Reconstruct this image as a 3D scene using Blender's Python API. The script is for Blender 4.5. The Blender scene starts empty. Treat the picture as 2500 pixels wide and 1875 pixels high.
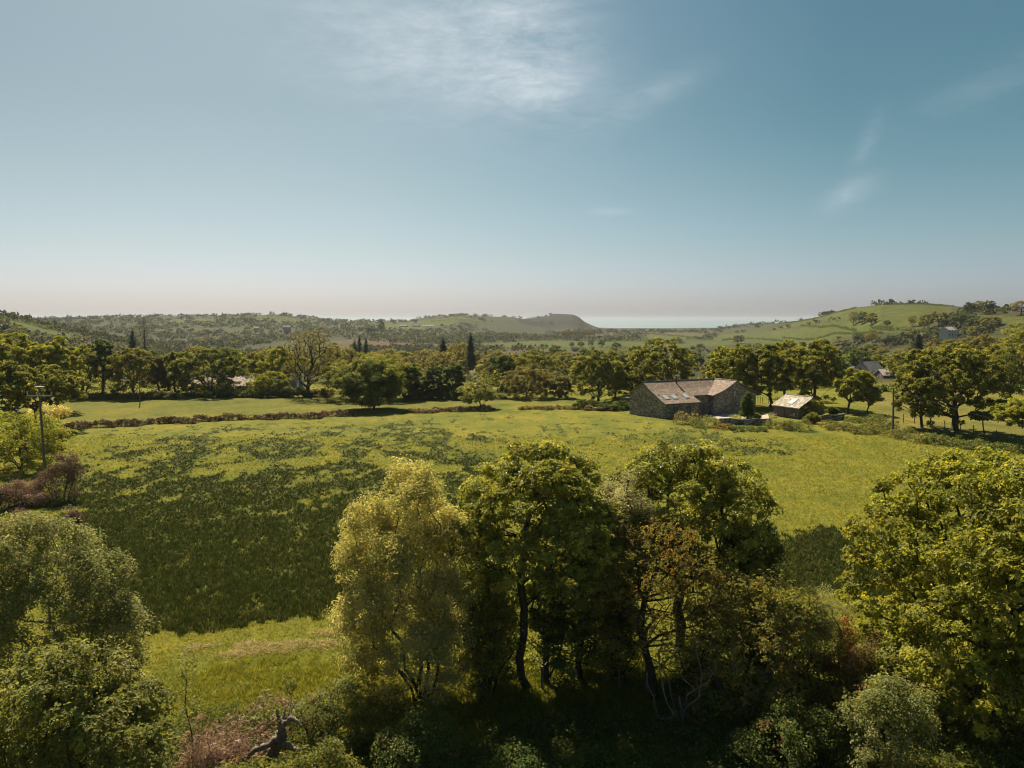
import bpy, math, random
import numpy as np
from mathutils import Vector
R = math.radians
col = bpy.context.scene.collection
scene = bpy.context.scene

# ------------------------------------------------------------------ camera
CAMZ = 18.0; FPX = 788.0; PITCH = math.atan(65.0/788.0)
cam = bpy.data.cameras.new('camera'); camo = bpy.data.objects.new('camera', cam); col.objects.link(camo)
camo.location = (0, 0, CAMZ); camo.rotation_euler = (math.pi/2-PITCH, 0, 0)
cam.sensor_width = 36; cam.lens = 36*FPX/1024; cam.clip_start = .5; cam.clip_end = 150000
scene.camera = camo
# ------------------------------------------------------------------ sun and sky
SUN_AZ = R(-22); SUN_EL = R(48)      # azimuth measured from +Y towards +X
sd = bpy.data.lights.new('sun', 'SUN'); so = bpy.data.objects.new('sun', sd); col.objects.link(so)
sd.energy = 5.0; sd.angle = R(.53); sd.color = (1, .88, .66)
tosun = Vector((math.sin(SUN_AZ)*math.cos(SUN_EL), math.cos(SUN_AZ)*math.cos(SUN_EL), math.sin(SUN_EL)))
so.rotation_euler = tosun.to_track_quat('Z', 'Y').to_euler(); so.location = (0, 0, 60)
world = bpy.data.worlds.new('World'); scene.world = world; world.use_nodes = True
nt = world.node_tree; nt.nodes.clear()
def N(nt, t, **k):
    n = nt.nodes.new(t)
    for a, v in k.items():
        if a.startswith('i_'):
            key = a[2:]; key = int(key) if key.isdigit() else key
            n.inputs[key].default_value = v
        else: setattr(n, a, v)
    return n
def L(nt, a, b): nt.links.new(a, b)
def ramp(nt, stops, fac=None, interp='LINEAR'):
    r = N(nt, 'ShaderNodeValToRGB'); cr = r.color_ramp; cr.interpolation = interp
    while len(cr.elements) < len(stops): cr.elements.new(.5)
    for e, (p, c) in zip(cr.elements, stops):
        e.position = p; e.color = (c, c, c, 1) if not hasattr(c, '__len__') else (c[0], c[1], c[2], 1)
    if fac is not None: L(nt, fac, r.inputs[0])
    return r
def mth(nt, op, a, b=None, c=None, clamp=False):
    n = N(nt, 'ShaderNodeMath', operation=op, use_clamp=clamp)
    for i, v in enumerate((a, b, c)):
        if v is None: continue
        if isinstance(v, (int, float)): n.inputs[i].default_value = v
        else: L(nt, v, n.inputs[i])
    return n.outputs[0]
def mixc(nt, fac, a, b, mode='MIX'):
    n = N(nt, 'ShaderNodeMix', data_type='RGBA', blend_type=mode)
    for s, v in ((0, fac), (6, a), (7, b)):
        if isinstance(v, (int, float)): n.inputs[s].default_value = v if s == 0 else (v, v, v, 1)
        elif isinstance(v, tuple): n.inputs[s].default_value = (v[0], v[1], v[2], 1)
        else: L(nt, v, n.inputs[s])
    return n.outputs[2]
sky = N(nt, 'ShaderNodeTexSky', sky_type='NISHITA', sun_disc=False, sun_elevation=SUN_EL, sun_rotation=SUN_AZ,
        altitude=50, air_density=1.0, dust_density=1.2, ozone_density=1.6)
tc = N(nt, 'ShaderNodeTexCoord'); sep = N(nt, 'ShaderNodeSeparateXYZ'); L(nt, tc.outputs['Generated'], sep.inputs[0])
# overall tint of the air: paler towards the horizon, teal higher up and away from the sun
elev = mth(nt, 'ARCSINE', sep.outputs[2])
tint = ramp(nt, [(0, (.76, .83, 1.18)), (.06, (.78, .84, 1.07)), (.13, (.73, .79, .84)), (.24, (.68, .75, .70)), (.38, (.615, .71, .635)), (.6, (.585, .71, .635)), (1, (.54, .71, .63))],
            mth(nt, 'DIVIDE', elev, .65, clamp=True))
skyc = mixc(nt, 1.0, sky.outputs[0], tint.outputs[0], 'MULTIPLY')
# darker and greener to the right of the view, paler to the left
azi = mth(nt, 'ARCTAN2', sep.outputs[0], sep.outputs[1])
side = mth(nt, 'MULTIPLY_ADD', azi, .5/.6, .5, clamp=True)
sr = ramp(nt, [(0, (1.08, 1.0, .98)), (.35, (1.10, 1.05, 1.02)), (.6, (.90, .97, .97)), (.82, (.66, .86, .86)), (1, (.70, .93, .91))], side)
hi = mth(nt, 'DIVIDE', elev, .22, clamp=True)
skyc = mixc(nt, hi, skyc, mixc(nt, 1.0, skyc, sr.outputs[0], 'MULTIPLY'))
# cirrus: wisps spread over a plane high above, warped noise, gathered in a few patches of sky
def patch(ax, el, sa, se, rot=0.0):
    da = mth(nt, 'SUBTRACT', azi, R(ax)); de = mth(nt, 'SUBTRACT', elev, R(el))
    c, s = math.cos(rot), math.sin(rot)
    a2 = mth(nt, 'ADD', mth(nt, 'MULTIPLY', da, c), mth(nt, 'MULTIPLY', de, s))
    e2 = mth(nt, 'SUBTRACT', mth(nt, 'MULTIPLY', de, c), mth(nt, 'MULTIPLY', da, s))
    q = mth(nt, 'ADD', mth(nt, 'POWER', mth(nt, 'ABSOLUTE', mth(nt, 'DIVIDE', a2, R(sa))), 2.0),
            mth(nt, 'POWER', mth(nt, 'ABSOLUTE', mth(nt, 'DIVIDE', e2, R(se))), 2.0))
    return mth(nt, 'POWER', 2.718, mth(nt, 'MULTIPLY', q, -1.0))
comb = N(nt, 'ShaderNodeCombineXYZ'); L(nt, azi, comb.inputs[0]); L(nt, elev, comb.inputs[1])
mp = N(nt, 'ShaderNodeMapping'); L(nt, comb.outputs[0], mp.inputs[0]); mp.inputs['Rotation'].default_value = (0, 0, R(-28)); mp.inputs['Scale'].default_value = (1.9, 6.0, 1)
cn = N(nt, 'ShaderNodeTexNoise', i_Scale=3.2, i_Detail=10.0, i_Roughness=.66, i_Distortion=.25); L(nt, mp.outputs[0], cn.inputs['Vector'])
cn2 = N(nt, 'ShaderNodeTexNoise', i_Scale=12.0, i_Detail=8.0, i_Roughness=.75, i_Distortion=.5); L(nt, mp.outputs[0], cn2.inputs['Vector'])
wis = mth(nt, 'ADD', mth(nt, 'MULTIPLY', cn.outputs[0], .62), mth(nt, 'MULTIPLY', cn2.outputs[0], .38))
def add(a, b): return mth(nt, 'ADD', a, b)
pt = patch(-6.5, 18.0, 8.5, 3.8, R(-10)); pt = add(pt, mth(nt, 'MULTIPLY', patch(0.8, 20.0, 3.8, 5.5, R(40)), .95))
pt = add(pt, mth(nt, 'MULTIPLY', patch(1.5, 15.5, 3.5, 1.6), .5))
pt = add(pt, mth(nt, 'MULTIPLY', patch(8.5, 14.5, 4.5, .9, R(25)), .45))
pt = add(pt, mth(nt, 'MULTIPLY', patch(22.8, 8.2, 1.7, .8, R(30)), .5)); pt = add(pt, mth(nt, 'MULTIPLY', patch(23.9, 11.6, .5, 1.4, R(-25)), .45))
pt = add(pt, mth(nt, 'MULTIPLY', patch(7.0, 7.6, 1.3, .25), .45)); pt = add(pt, mth(nt, 'MULTIPLY', patch(32, 14.5, 6, 1.0, R(20)), .25))
cov = ramp(nt, [(.40, 0), (.62, 1)], wis)
cm = mth(nt, 'MULTIPLY', mth(nt, 'MULTIPLY', cov.outputs[0], pt), .34, clamp=True)
veil = mth(nt, 'MULTIPLY', mth(nt, 'MULTIPLY', wis, pt), .24, clamp=True)
cm = mth(nt, 'ADD', cm, veil, clamp=True)
CIRRUS = (9.0, 9.4, 9.8)
skyc = mixc(nt, cm, skyc, CIRRUS)
bg = N(nt, 'ShaderNodeBackground', i_Strength=.05); L(nt, skyc, bg.inputs[0])
wo = N(nt, 'ShaderNodeOutputWorld'); L(nt, bg.outputs[0], wo.inputs[0])
scene.view_settings.view_transform = 'Standard'; scene.view_settings.look = 'None'
scene.view_settings.exposure = 0.92; scene.view_settings.gamma = 1.0
scene.render.engine = 'CYCLES'
cy = scene.cycles
cy.max_bounces = 8; cy.diffuse_bounces = 5; cy.glossy_bounces = 2; cy.transmission_bounces = 6; cy.volume_bounces = 0; cy.transparent_max_bounces = 4
cy.filter_width = 1.15; cy.caustics_reflective = False; cy.caustics_refractive = False

# ------------------------------------------------------------------ numbers: rays, noise, terrain
K = 1024/2212.0
cp, sp = math.cos(PITCH), math.sin(PITCH)
def ray(dx, dy):
    a = (dx*K-512)/FPX; b = (384-dy*K)/FPX
    return np.array([a, cp+b*sp, -sp+b*cp])
def at(dx, dy, depth):
    r = ray(dx, dy); t = depth/r[1]
    return np.array([r[0]*t, depth, CAMZ+r[2]*t])
def _hash(ix, iy, s):
    h = (ix.astype(np.int64)*374761393+iy.astype(np.int64)*668265263+s*974711) & 0xffffffff
    h = ((h ^ (h >> 13))*1274126177) & 0xffffffff
    return ((h ^ (h >> 16)) & 0xffff)/65535.0
def vnoise(x, y, s=0):
    x = np.asarray(x, float); y = np.asarray(y, float)
    ix = np.floor(x); iy = np.floor(y); fx = x-ix; fy = y-iy
    fx = fx*fx*(3-2*fx); fy = fy*fy*(3-2*fy)
    a = _hash(ix, iy, s); b = _hash(ix+1, iy, s); c = _hash(ix, iy+1, s); d = _hash(ix+1, iy+1, s)
    return (a*(1-fx)+b*fx)*(1-fy)+(c*(1-fx)+d*fx)*fy
def fbm(x, y, s=0, o=4):
    t = 0; a = .5; n = 0
    for i in range(o):
        t = t+a*vnoise(x*2**i, y*2**i, s+i*17); n += a; a *= .5
    return t/n
def sm(t): t = np.clip(t, 0, 1); return t*t*(3-2*t)
def ucol(d): return (d*K-512)/FPX
def crestz(dy, depth): return CAMZ+(-(dy*K-384)/FPX*cp-sp)/(cp-(dy*K-384)/FPX*sp)*depth
def hill(pts):
    a = np.array([(ucol(x), crestz(y, dep), dep, foot) for x, y, dep, foot in pts]); return a
HA = hill([(-1200, 684, 1900, 800), (-200, 690, 1900, 800), (0, 691, 1900, 800), (110, 692, 1900, 800), (200, 688, 1900, 800), (350, 687, 1950, 850), (460, 684, 2000, 850), (580, 681, 2000, 900),
           (640, 686, 2000, 900), (700, 692, 2000, 950), (760, 697, 2050, 1000), (850, 697, 2100, 1050), (880, 695, 2150, 1150), (935, 687, 2200, 1300),
           (1000, 681, 2250, 1500), (1060, 685, 2300, 1600), (1130, 690, 2400, 1800), (1155, 688, 2500, 1900), (1186, 684, 2600, 2000), (1197, 680, 2650, 2050), (1215, 680.5, 2650, 2050), (1238, 681, 2650, 2050), (1250, 686, 2650, 2100), (1262, 695, 2700, 2200), (1292, 709, 2800, 2300), (1340, 712, 2900, 2500)])
HB = hill([(1420, 713, 2700, 2300), (1520, 711, 2500, 1900), (1600, 704, 2100, 1500), (1700, 695, 1500, 1050), (1740, 690, 1300, 900), (1800, 675, 1100, 650),
           (1850, 664, 1000, 560), (1900, 658, 900, 500), (1990, 656, 850, 450), (2060, 661, 780, 430), (2110, 666, 700, 400), (2212, 674, 620, 360), (2500, 668, 560, 330), (3600, 665, 560, 330)])
HC = hill([(-1500, 660, 600, 330), (-300, 668, 600, 330), (0, 682, 640, 340), (60, 692, 660, 350), (110, 705, 680, 380), (200, 724, 720, 420), (330, 748, 760, 500)])
def hfun(x, y):
    x = np.asarray(x, float); y = np.asarray(y, float)
    yy = np.maximum(y, 40.0); u = np.clip(x/yy, -1.5, 1.5)
    d = np.where(y > 0, y, 0)
    base = -16*sm((d-190)/470.0) - 1.0*sm((d-700)/1500.)
    base = base-4.5*sm((d-3040)/150.)
    z = base
    ed = sm((1.35-np.abs(u))/.4)
    for H in (HA, HB, HC):
        cz = np.interp(u, H[:, 0], H[:, 1]); cd = np.interp(u, H[:, 0], H[:, 2]); cf = np.interp(u, H[:, 0], H[:, 3])
        k = np.where((u < H[0, 0]-.0) & (H is not HC) & (H is not HA), 0., 1.)*np.where(u > H[-1, 0], 0. if H is not HB else 1., 1.)
        up = np.clip((d-cf)/(cd-cf), 0, 1); prof = .45*up+.55*sm(up)
        dn = 1-.9*sm((d-cd)/(cd*.35))
        z = np.maximum(z, base+(cz-base)*prof*np.where(d > cd, dn, 1)*k)
    far = sm((d-260)/500.)
    z = z+far*(fbm(x/110., y/110., 3, 3)-.5)*5.0*sm((d-300)/900.)*(1-sm((d-2500)/300.))*np.where(np.abs(u-.2) < .55, .35+.65*sm((.05-u)/.1), 1)
    z = z+(fbm(x/75., y/160., 41, 3)-.42)*13*sm((d-1700)/300.)*(1-sm((d-2650)/200.))*sm((.10-u)/.04)
    near = (fbm(x/22., y/22., 9, 3)-.5)*.7*sm(1-(d-150)/60.)+(fbm(x/3.1, y/3.1, 5, 2)-.5)*.12*sm(1-(d-110)/60.)
    z = z+near
    z = z+.5*sm((d-118)/10.)*sm((x-20)/6.)*sm(1-(d-170)/40.)*sm((75-x)/10.)
    return z
def h1(x, y): return float(hfun(np.array([x]), np.array([y]))[0])
def ground(dx, dy, dmax=3500.):
    r = ray(dx, dy); ds = np.geomspace(15, dmax, 1500); t = ds/r[1]
    gz = CAMZ+r[2]*t; hz = hfun(r[0]*t, ds); w = np.where(gz <= hz)[0]
    i = w[0] if len(w) else len(ds)-1
    return np.array([r[0]*t[i], ds[i], hz[i]])
def inpoly(px, py, poly):
    c = np.zeros(px.shape, bool); n = len(poly); j = n-1
    for i in range(n):
        xi, yi = poly[i]; xj, yj = poly[j]
        m = ((yi > py) != (yj > py)) & (px < (xj-xi)*(py-yi)/(yj-yi+1e-12)+xi); c ^= m; j = i
    return c
def gpoly(pts): return [tuple(ground(*p)[:2]) for p in pts]

# ------------------------------------------------------------------ mesh helpers
def mesh_np(name, verts, faces, mats, parent=None, colr=None, matidx=None, smooth=False):
    """verts (n,3); faces (m,k) all of one size; colr (n,3) point colours"""
    me = bpy.data.meshes.new(name); verts = np.asarray(verts, np.float32); faces = np.asarray(faces, np.int32)
    n, k = faces.shape
    me.vertices.add(len(verts)); me.vertices.foreach_set('co', verts.ravel())
    me.loops.add(n*k); me.loops.foreach_set('vertex_index', faces.ravel())
    me.polygons.add(n); me.polygons.foreach_set('loop_start', np.arange(0, n*k, k, dtype=np.int32)); me.polygons.foreach_set('loop_total', np.full(n, k, np.int32))
    if matidx is not None: me.polygons.foreach_set('material_index', np.asarray(matidx, np.int32))
    me.polygons.foreach_set('use_smooth', np.full(n, bool(smooth)))
    me.update(calc_edges=True)
    if colr is not None:
        a = me.color_attributes.new('col', 'FLOAT_COLOR', 'POINT'); c = np.ones((len(verts), 4), np.float32); c[:, :3] = colr[:, :3]
        if colr.shape[1] > 3: c[:, 3] = colr[:, 3]
        a.data.foreach_set('color', c.ravel())
    for m in (mats if isinstance(mats, (list, tuple)) else [mats]): me.materials.append(m)
    o = bpy.data.objects.new(name, me); col.objects.link(o)
    if parent is not None: o.parent = parent
    return o
def tag(o, label=None, cat=None, group=None, kind=None):
    if label: o['label'] = label
    if cat: o['category'] = cat
    if group: o['group'] = group
    if kind: o['kind'] = kind
    return o
def empty(name, loc, label, cat, group=None, rz=0):
    o = bpy.data.objects.new(name, None); col.objects.link(o); o.empty_display_size = .5
    o.location = [float(v) for v in loc]; o.rotation_euler = (0, 0, rz); return tag(o, label, cat, group)
class MB:
    def __init__(s): s.v = []; s.f = []
    def poly(s, pts): i = len(s.v); s.v += [tuple(map(float, p)) for p in pts]; s.f.append(tuple(range(i, i+len(pts))))
    def box(s, x0, x1, y0, y1, z0, z1):
        i = len(s.v); s.v += [(x0, y0, z0), (x1, y0, z0), (x1, y1, z0), (x0, y1, z0), (x0, y0, z1), (x1, y0, z1), (x1, y1, z1), (x0, y1, z1)]
        for f in ((0, 3, 2, 1), (4, 5, 6, 7), (0, 1, 5, 4), (1, 2, 6, 5), (2, 3, 7, 6), (3, 0, 4, 7)): s.f.append(tuple(i+k for k in f))
    def prism(s, top, t):        # a polygon and its copy t lower
        n = len(top); i = len(s.v); s.v += [tuple(map(float, p)) for p in top]+[(p[0], p[1], p[2]-t) for p in top]
        s.f.append(tuple(range(i, i+n))); s.f.append(tuple(range(i+2*n-1, i+n-1, -1)))
        for k in range(n): j = (k+1) % n; s.f.append((i+k, i+n+k, i+n+j, i+j))
    def wallpoly(s, pts, off):   # vertical polygon given thickness along off
        n = len(pts); i = len(s.v); s.v += [tuple(map(float, p)) for p in pts]+[(p[0]+off[0], p[1]+off[1], p[2]+off[2]) for p in pts]
        s.f.append(tuple(range(i, i+n))); s.f.append(tuple(range(i+2*n-1, i+n-1, -1)))
        for k in range(n): j = (k+1) % n; s.f.append((i+k, i+n+k, i+n+j, i+j))
    def tube(s, pts, rad, sides=8):
        pts = [Vector(p) for p in pts]; rings = []
        for i, p in enumerate(pts):
            t = (pts[min(i+1, len(pts)-1)]-pts[max(i-1, 0)]).normalized(); a = t.orthogonal().normalized() if i == 0 else (prev-t*prev.dot(t)).normalized(); prev = a; b = t.cross(a)
            r = rad[i] if hasattr(rad, '__len__') else rad; k = len(s.v)
            s.v += [tuple(p+(a*math.cos(q)+b*math.sin(q))*r) for q in [2*math.pi*j/sides for j in range(sides)]]; rings.append(k)
        for a, b in zip(rings, rings[1:]):
            for j in range(sides): q = (j+1) % sides; s.f.append((a+j, a+q, b+q, b+j))
        s.f.append(tuple(rings[0]+j for j in range(sides-1, -1, -1))); s.f.append(tuple(rings[-1]+j for j in range(sides)))
    def build(s, name, mat, parent=None, smooth=False):
        me = bpy.data.meshes.new(name); me.from_pydata(s.v, [], s.f); me.update(); me.materials.append(mat)
        import bmesh
        bm = bmesh.new(); bm.from_mesh(me); bmesh.ops.recalc_face_normals(bm, faces=bm.faces); bm.to_mesh(me); bm.free()
        if smooth: me.polygons.foreach_set('use_smooth', [True]*len(me.polygons))
        o = bpy.data.objects.new(name, me); col.objects.link(o)
        if parent is not None: o.parent = parent
        return o

# ------------------------------------------------------------------ materials
def new_mat(name):
    m = bpy.data.materials.new(name); m.use_nodes = True; t = m.node_tree; t.nodes.clear()
    return m, t, N(t, 'ShaderNodeOutputMaterial')
def leaf_mat(name, trans=.38, rough=.5, spec=.35, tint=(1.25, 1.15, .55)):
    m, t, out = new_mat(name); a = N(t, 'ShaderNodeAttribute', attribute_name='col')
    p = N(t, 'ShaderNodeBsdfPrincipled'); L(t, a.outputs[0], p.inputs['Base Color']); p.inputs['Roughness'].default_value = rough
    p.inputs['Specular IOR Level'].default_value = spec
    tr = N(t, 'ShaderNodeBsdfTranslucent'); L(t, mixc(t, 1.0, a.outputs[0], tint, 'MULTIPLY'), tr.inputs[0])
    mx = N(t, 'ShaderNodeMixShader', i_0=trans); L(t, p.outputs[0], mx.inputs[1]); L(t, tr.outputs[0], mx.inputs[2]); L(t, mx.outputs[0], out.inputs[0])
    return m
LEAF = leaf_mat('leaf', .5, .6, .2); LEAFG = leaf_mat('glossy_leaf', .45, .45, .4); WMAT = leaf_mat('willow_leaf', .5, .6, .25, (1.1, 1.05, .9)); SHADE_RUSHM = leaf_mat('shade_rush', .22, .7, .15, (1, 1, .8)); DRY = leaf_mat('dry_frond', .2, .8, .1, (1.1, 1, .8)); NEEDLE = leaf_mat('needle', .12, .7, .15)
def noise_mat(name, c1, c2, scale=4, rough=.85, detail=6, bump=0, stretch=(1, 1, 1), c3=None, coord='Object'):
    m, t, out = new_mat(name); tcx = N(t, 'ShaderNodeTexCoord'); mp = N(t, 'ShaderNodeMapping'); mp.inputs['Scale'].default_value = stretch
    L(t, tcx.outputs[coord], mp.inputs[0]); n = N(t, 'ShaderNodeTexNoise', i_Scale=scale, i_Detail=detail, i_Roughness=.65); L(t, mp.outputs[0], n.inputs['Vector'])
    st = [(.3, c1), (.7, c2)] if c3 is None else [(.28, c1), (.52, c2), (.75, c3)]
    r = ramp(t, st, n.outputs[0]); p = N(t, 'ShaderNodeBsdfPrincipled', i_Roughness=rough); L(t, r.outputs[0], p.inputs['Base Color'])
    if bump:
        b = N(t, 'ShaderNodeBump', i_Strength=bump, i_Distance=.05); L(t, n.outputs[0], b.inputs['Height']); L(t, b.outputs[0], p.inputs['Normal'])
    L(t, p.outputs[0], out.inputs[0]); return m
BARK = noise_mat('bark', (.025, .02, .014), (.075, .06, .042), 6, bump=.6, stretch=(1, 1, .3))
PALEBARK = noise_mat('pale_bark', (.10, .085, .065), (.30, .26, .21), 5, bump=.5, stretch=(1, 1, .3))
DEADWOOD = noise_mat('weathered_wood', (.05, .036, .025), (.19, .15, .11), 6, bump=1.0, stretch=(1.5, 1.5, 1.0), c3=(.33, .27, .21))
POLEWOOD = noise_mat('pole_wood', (.07, .065, .055), (.16, .145, .12), 9, stretch=(1, 1, .15))
POSTWOOD = noise_mat('post_wood', (.10, .08, .055), (.22, .18, .13), 9, stretch=(1, 1, .2))
METAL = noise_mat('galvanised_metal', (.20, .21, .22), (.34, .35, .36), 8, .6)
DARKMETAL = noise_mat('dark_metal', (.035, .045, .05), (.07, .08, .085), 8, .4)
WHITE = noise_mat('white_render', (.38, .37, .34), (.55, .54, .50), 1.5, .9)
SHEDWOOD = noise_mat('weathered_boards', (.07, .06, .05), (.17, .15, .13), 6, stretch=(.3, .3, 9))
GREENTANK = noise_mat('green_plastic', (.03, .07, .05), (.06, .11, .08), 5, .5)
GLASS_M, t, out = new_mat('window_glass'); p = N(t, 'ShaderNodeBsdfPrincipled', i_Roughness=.06); p.inputs['Base Color'].default_value = (.05, .07, .08, 1); p.inputs['Specular IOR Level'].default_value = 1.0; L(t, p.outputs[0], out.inputs[0])
SKYPAINT_GLASS = noise_mat('sky_painted_glass', (.30, .35, .38), (.42, .46, .49), .6, .25)  # pale base colour stands in for the bright sky reflected in the panes
def stone_mat(name, c1, c2, c3, mortar, scale=2.2):
    m, t, out = new_mat(name); tcx = N(t, 'ShaderNodeTexCoord'); mp = N(t, 'ShaderNodeMapping'); mp.inputs['Scale'].default_value = (1, 1, 1.9); L(t, tcx.outputs['Object'], mp.inputs[0])
    v = N(t, 'ShaderNodeTexVoronoi', feature='F1', i_Scale=scale, i_Randomness=.9); L(t, mp.outputs[0], v.inputs['Vector'])
    e = N(t, 'ShaderNodeTexVoronoi', feature='DISTANCE_TO_EDGE', i_Scale=scale, i_Randomness=.9); L(t, mp.outputs[0], e.inputs['Vector'])
    s = N(t, 'ShaderNodeSeparateColor'); L(t, v.outputs['Color'], s.inputs[0])
    r = ramp(t, [(.1, c1), (.5, c2), (.92, c3)], s.outputs[0]); n = N(t, 'ShaderNodeTexNoise', i_Scale=.7, i_Detail=5.0); L(t, tcx.outputs['Object'], n.inputs['Vector'])
    c = mixc(t, 1.0, r.outputs[0], ramp(t, [(.3, .65), (.7, 1.25)], n.outputs[0]).outputs[0], 'MULTIPLY')
    c = mixc(t, ramp(t, [(.02, 1), (.07, 0)], e.outputs[0]).outputs[0], c, mortar)
    p = N(t, 'ShaderNodeBsdfPrincipled', i_Roughness=.9); L(t, c, p.inputs['Base Color'])
    b = N(t, 'ShaderNodeBump', i_Strength=.8, i_Distance=.06); L(t, mth(t, 'MINIMUM', e.outputs[0], .12), b.inputs['Height']); L(t, b.outputs[0], p.inputs['Normal'])
    L(t, p.outputs[0], out.inputs[0]); return m
STONE = stone_mat('rubble_stone', (.10, .085, .07), (.22, .19, .155), (.38, .34, .29), (.20, .175, .145), 3.0)
DRYSTONE = stone_mat('dry_stone', (.08, .075, .065), (.17, .155, .135), (.36, .33, .29), (.03, .027, .022), 2.6)
def slate_mat(name, c1, c2, c3, moss=(.13, .11, .04), rowh=.28):
    m, t, out = new_mat(name); tcx = N(t, 'ShaderNodeTexCoord'); mp = N(t, 'ShaderNodeMapping'); mp.inputs['Scale'].default_value = (1, 1, 1); L(t, tcx.outputs['UV'], mp.inputs[0])
    br = N(t, 'ShaderNodeTexBrick', i_Scale=1.0); br.inputs['Brick Width'].default_value = .32; br.inputs['Row Height'].default_value = rowh; br.inputs['Mortar Size'].default_value = .012
    br.inputs['Color1'].default_value = (0, 0, 0, 1); br.inputs['Color2'].default_value = (1, 1, 1, 1); br.inputs['Mortar'].default_value = (.1, .1, .1, 1); L(t, mp.outputs[0], br.inputs['Vector'])
    s = N(t, 'ShaderNodeSeparateColor'); L(t, br.outputs['Color'], s.inputs[0])
    c = ramp(t, [(0, c1), (.5, c2), (1, c3)], s.outputs[0]).outputs[0]
    n = N(t, 'ShaderNodeTexNoise', i_Scale=1.1, i_Detail=8.0, i_Roughness=.7); L(t, tcx.outputs['Object'], n.inputs['Vector'])
    c = mixc(t, 1.0, c, ramp(t, [(.32, .72), (.68, 1.28)], n.outputs[0]).outputs[0], 'MULTIPLY')
    n2 = N(t, 'ShaderNodeTexNoise', i_Scale=3.5, i_Detail=6.0); L(t, tcx.outputs['Object'], n2.inputs['Vector'])
    c = mixc(t, mth(t, 'MULTIPLY', ramp(t, [(.56, 0), (.66, 1)], n2.outputs[0]).outputs[0], .5), c, moss)
    p = N(t, 'ShaderNodeBsdfPrincipled', i_Roughness=.85); p.inputs['Specular IOR Level'].default_value = .25; L(t, c, p.inputs['Base Color'])
    b = N(t, 'ShaderNodeBump', i_Strength=.5, i_Distance=.03); L(t, s.outputs[0], b.inputs['Height']); L(t, b.outputs[0], p.inputs['Normal']); L(t, p.outputs[0], out.inputs[0]); return m
SLATE = slate_mat('old_slate', (.165, .115, .092), (.25, .18, .145), (.34, .26, .21))
LICHEN = slate_mat('lichened_slate', (.20, .17, .14), (.36, .31, .25), (.58, .52, .43), (.30, .25, .10), .35)
GREYSLATE = slate_mat('grey_slate', (.16, .15, .15), (.24, .225, .22), (.34, .32, .32))
FARPINK = slate_mat('faded_pink_roof', (.42, .33, .31), (.55, .44, .42), (.66, .54, .52))
GRAVEL = noise_mat('gravel', (.30, .24, .19), (.52, .43, .35), 9, .95, 10)

# ------------------------------------------------------------------ ground
G1 = np.array([.148, .147, .020]); SCRUB = np.array([.045, .049, .018]); MARSH = np.array([.085, .060, .034]); PAST = np.array([.066, .076, .015])
pastures = [gpoly(p) for p in (
    [(1030, 742), (1100, 740), (1180, 736), (1290, 738), (1390, 738), (1480, 742), (1440, 752), (1300, 756), (1160, 756), (1040, 753)],
    [(1400, 722), (1500, 720), (1560, 727), (1480, 733), (1390, 731)], [(1420, 736), (1540, 738), (1580, 745), (1460, 752)],
    [(1560, 722), (1640, 714), (1760, 700), (1850, 694), (1960, 712), (1940, 722), (1800, 733), (1600, 742), (1500, 748)],
    [(1640, 712), (1740, 692), (1800, 677), (1850, 666), (1900, 660), (1990, 659), (2060, 664), (2050, 685), (1980, 708), (1920, 702), (1840, 694), (1760, 697)],
    [(1860, 676), (1960, 672), (2040, 690), (1960, 707), (1900, 704)], [(2080, 680), (2212, 686), (2212, 700), (2140, 698)],
    [(820, 698), (960, 692), (1000, 700), (900, 712), (830, 712)], [(560, 684), (690, 694), (640, 700), (520, 690)],
    [(0, 686), (60, 698), (150, 722), (210, 734), (120, 736), (30, 712), (0, 702)], [(930, 690), (1000, 686), (1050, 694), (960, 697)],
    [(1150, 700), (1240, 696), (1262, 706), (1160, 708)], [(350, 690), (450, 688), (480, 694), (370, 698)])]
marshes = [gpoly(p) for p in ([(740, 736), (860, 730), (1020, 738), (1030, 760), (900, 768), (760, 764)], [(1290, 712), (1500, 711), (1560, 716), (1450, 722), (1300, 722), (1180, 717)],
                              [(1030, 757), (1300, 758), (1350, 768), (1100, 772)])]
shade_rushes = gpoly([(165, 985), (330, 950), (470, 925), (700, 922), (900, 908), (990, 925), (1060, 960), (1100, 1000), (1050, 1100), (860, 1120), (800, 1180), (800, 1328), (600, 1342), (430, 1360), (300, 1370), (220, 1250), (150, 1100)])  # broad shade on the field built as a dark patch, with rushy growth
shade_rush2 = gpoly([(1660, 1168), (1750, 1140), (1900, 1140), (1960, 1200), (1950, 1300), (1820, 1290), (1660, 1262)])  # shade band on the right, put into the ground colour and tufts
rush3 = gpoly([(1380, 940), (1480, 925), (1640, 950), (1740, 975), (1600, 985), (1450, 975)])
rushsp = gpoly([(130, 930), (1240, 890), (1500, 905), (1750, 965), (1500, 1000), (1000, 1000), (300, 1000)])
def soft_in(x, y, poly, w):   # mask blurred and broken by noise
    q_ = np.clip(y/70., .35, 1); nx = (fbm(x/w, y/w, 31, 3)-.5)*w*1.6*q_+(vnoise(x*2.1, y*2.1, 71)-.5)*1.6; ny = (fbm(x/w, y/w, 57, 3)-.5)*w*1.6*q_+(vnoise(x*2.3, y*1.7, 72)-.5)*2.4
    return inpoly(x+nx, y+ny, poly)
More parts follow.
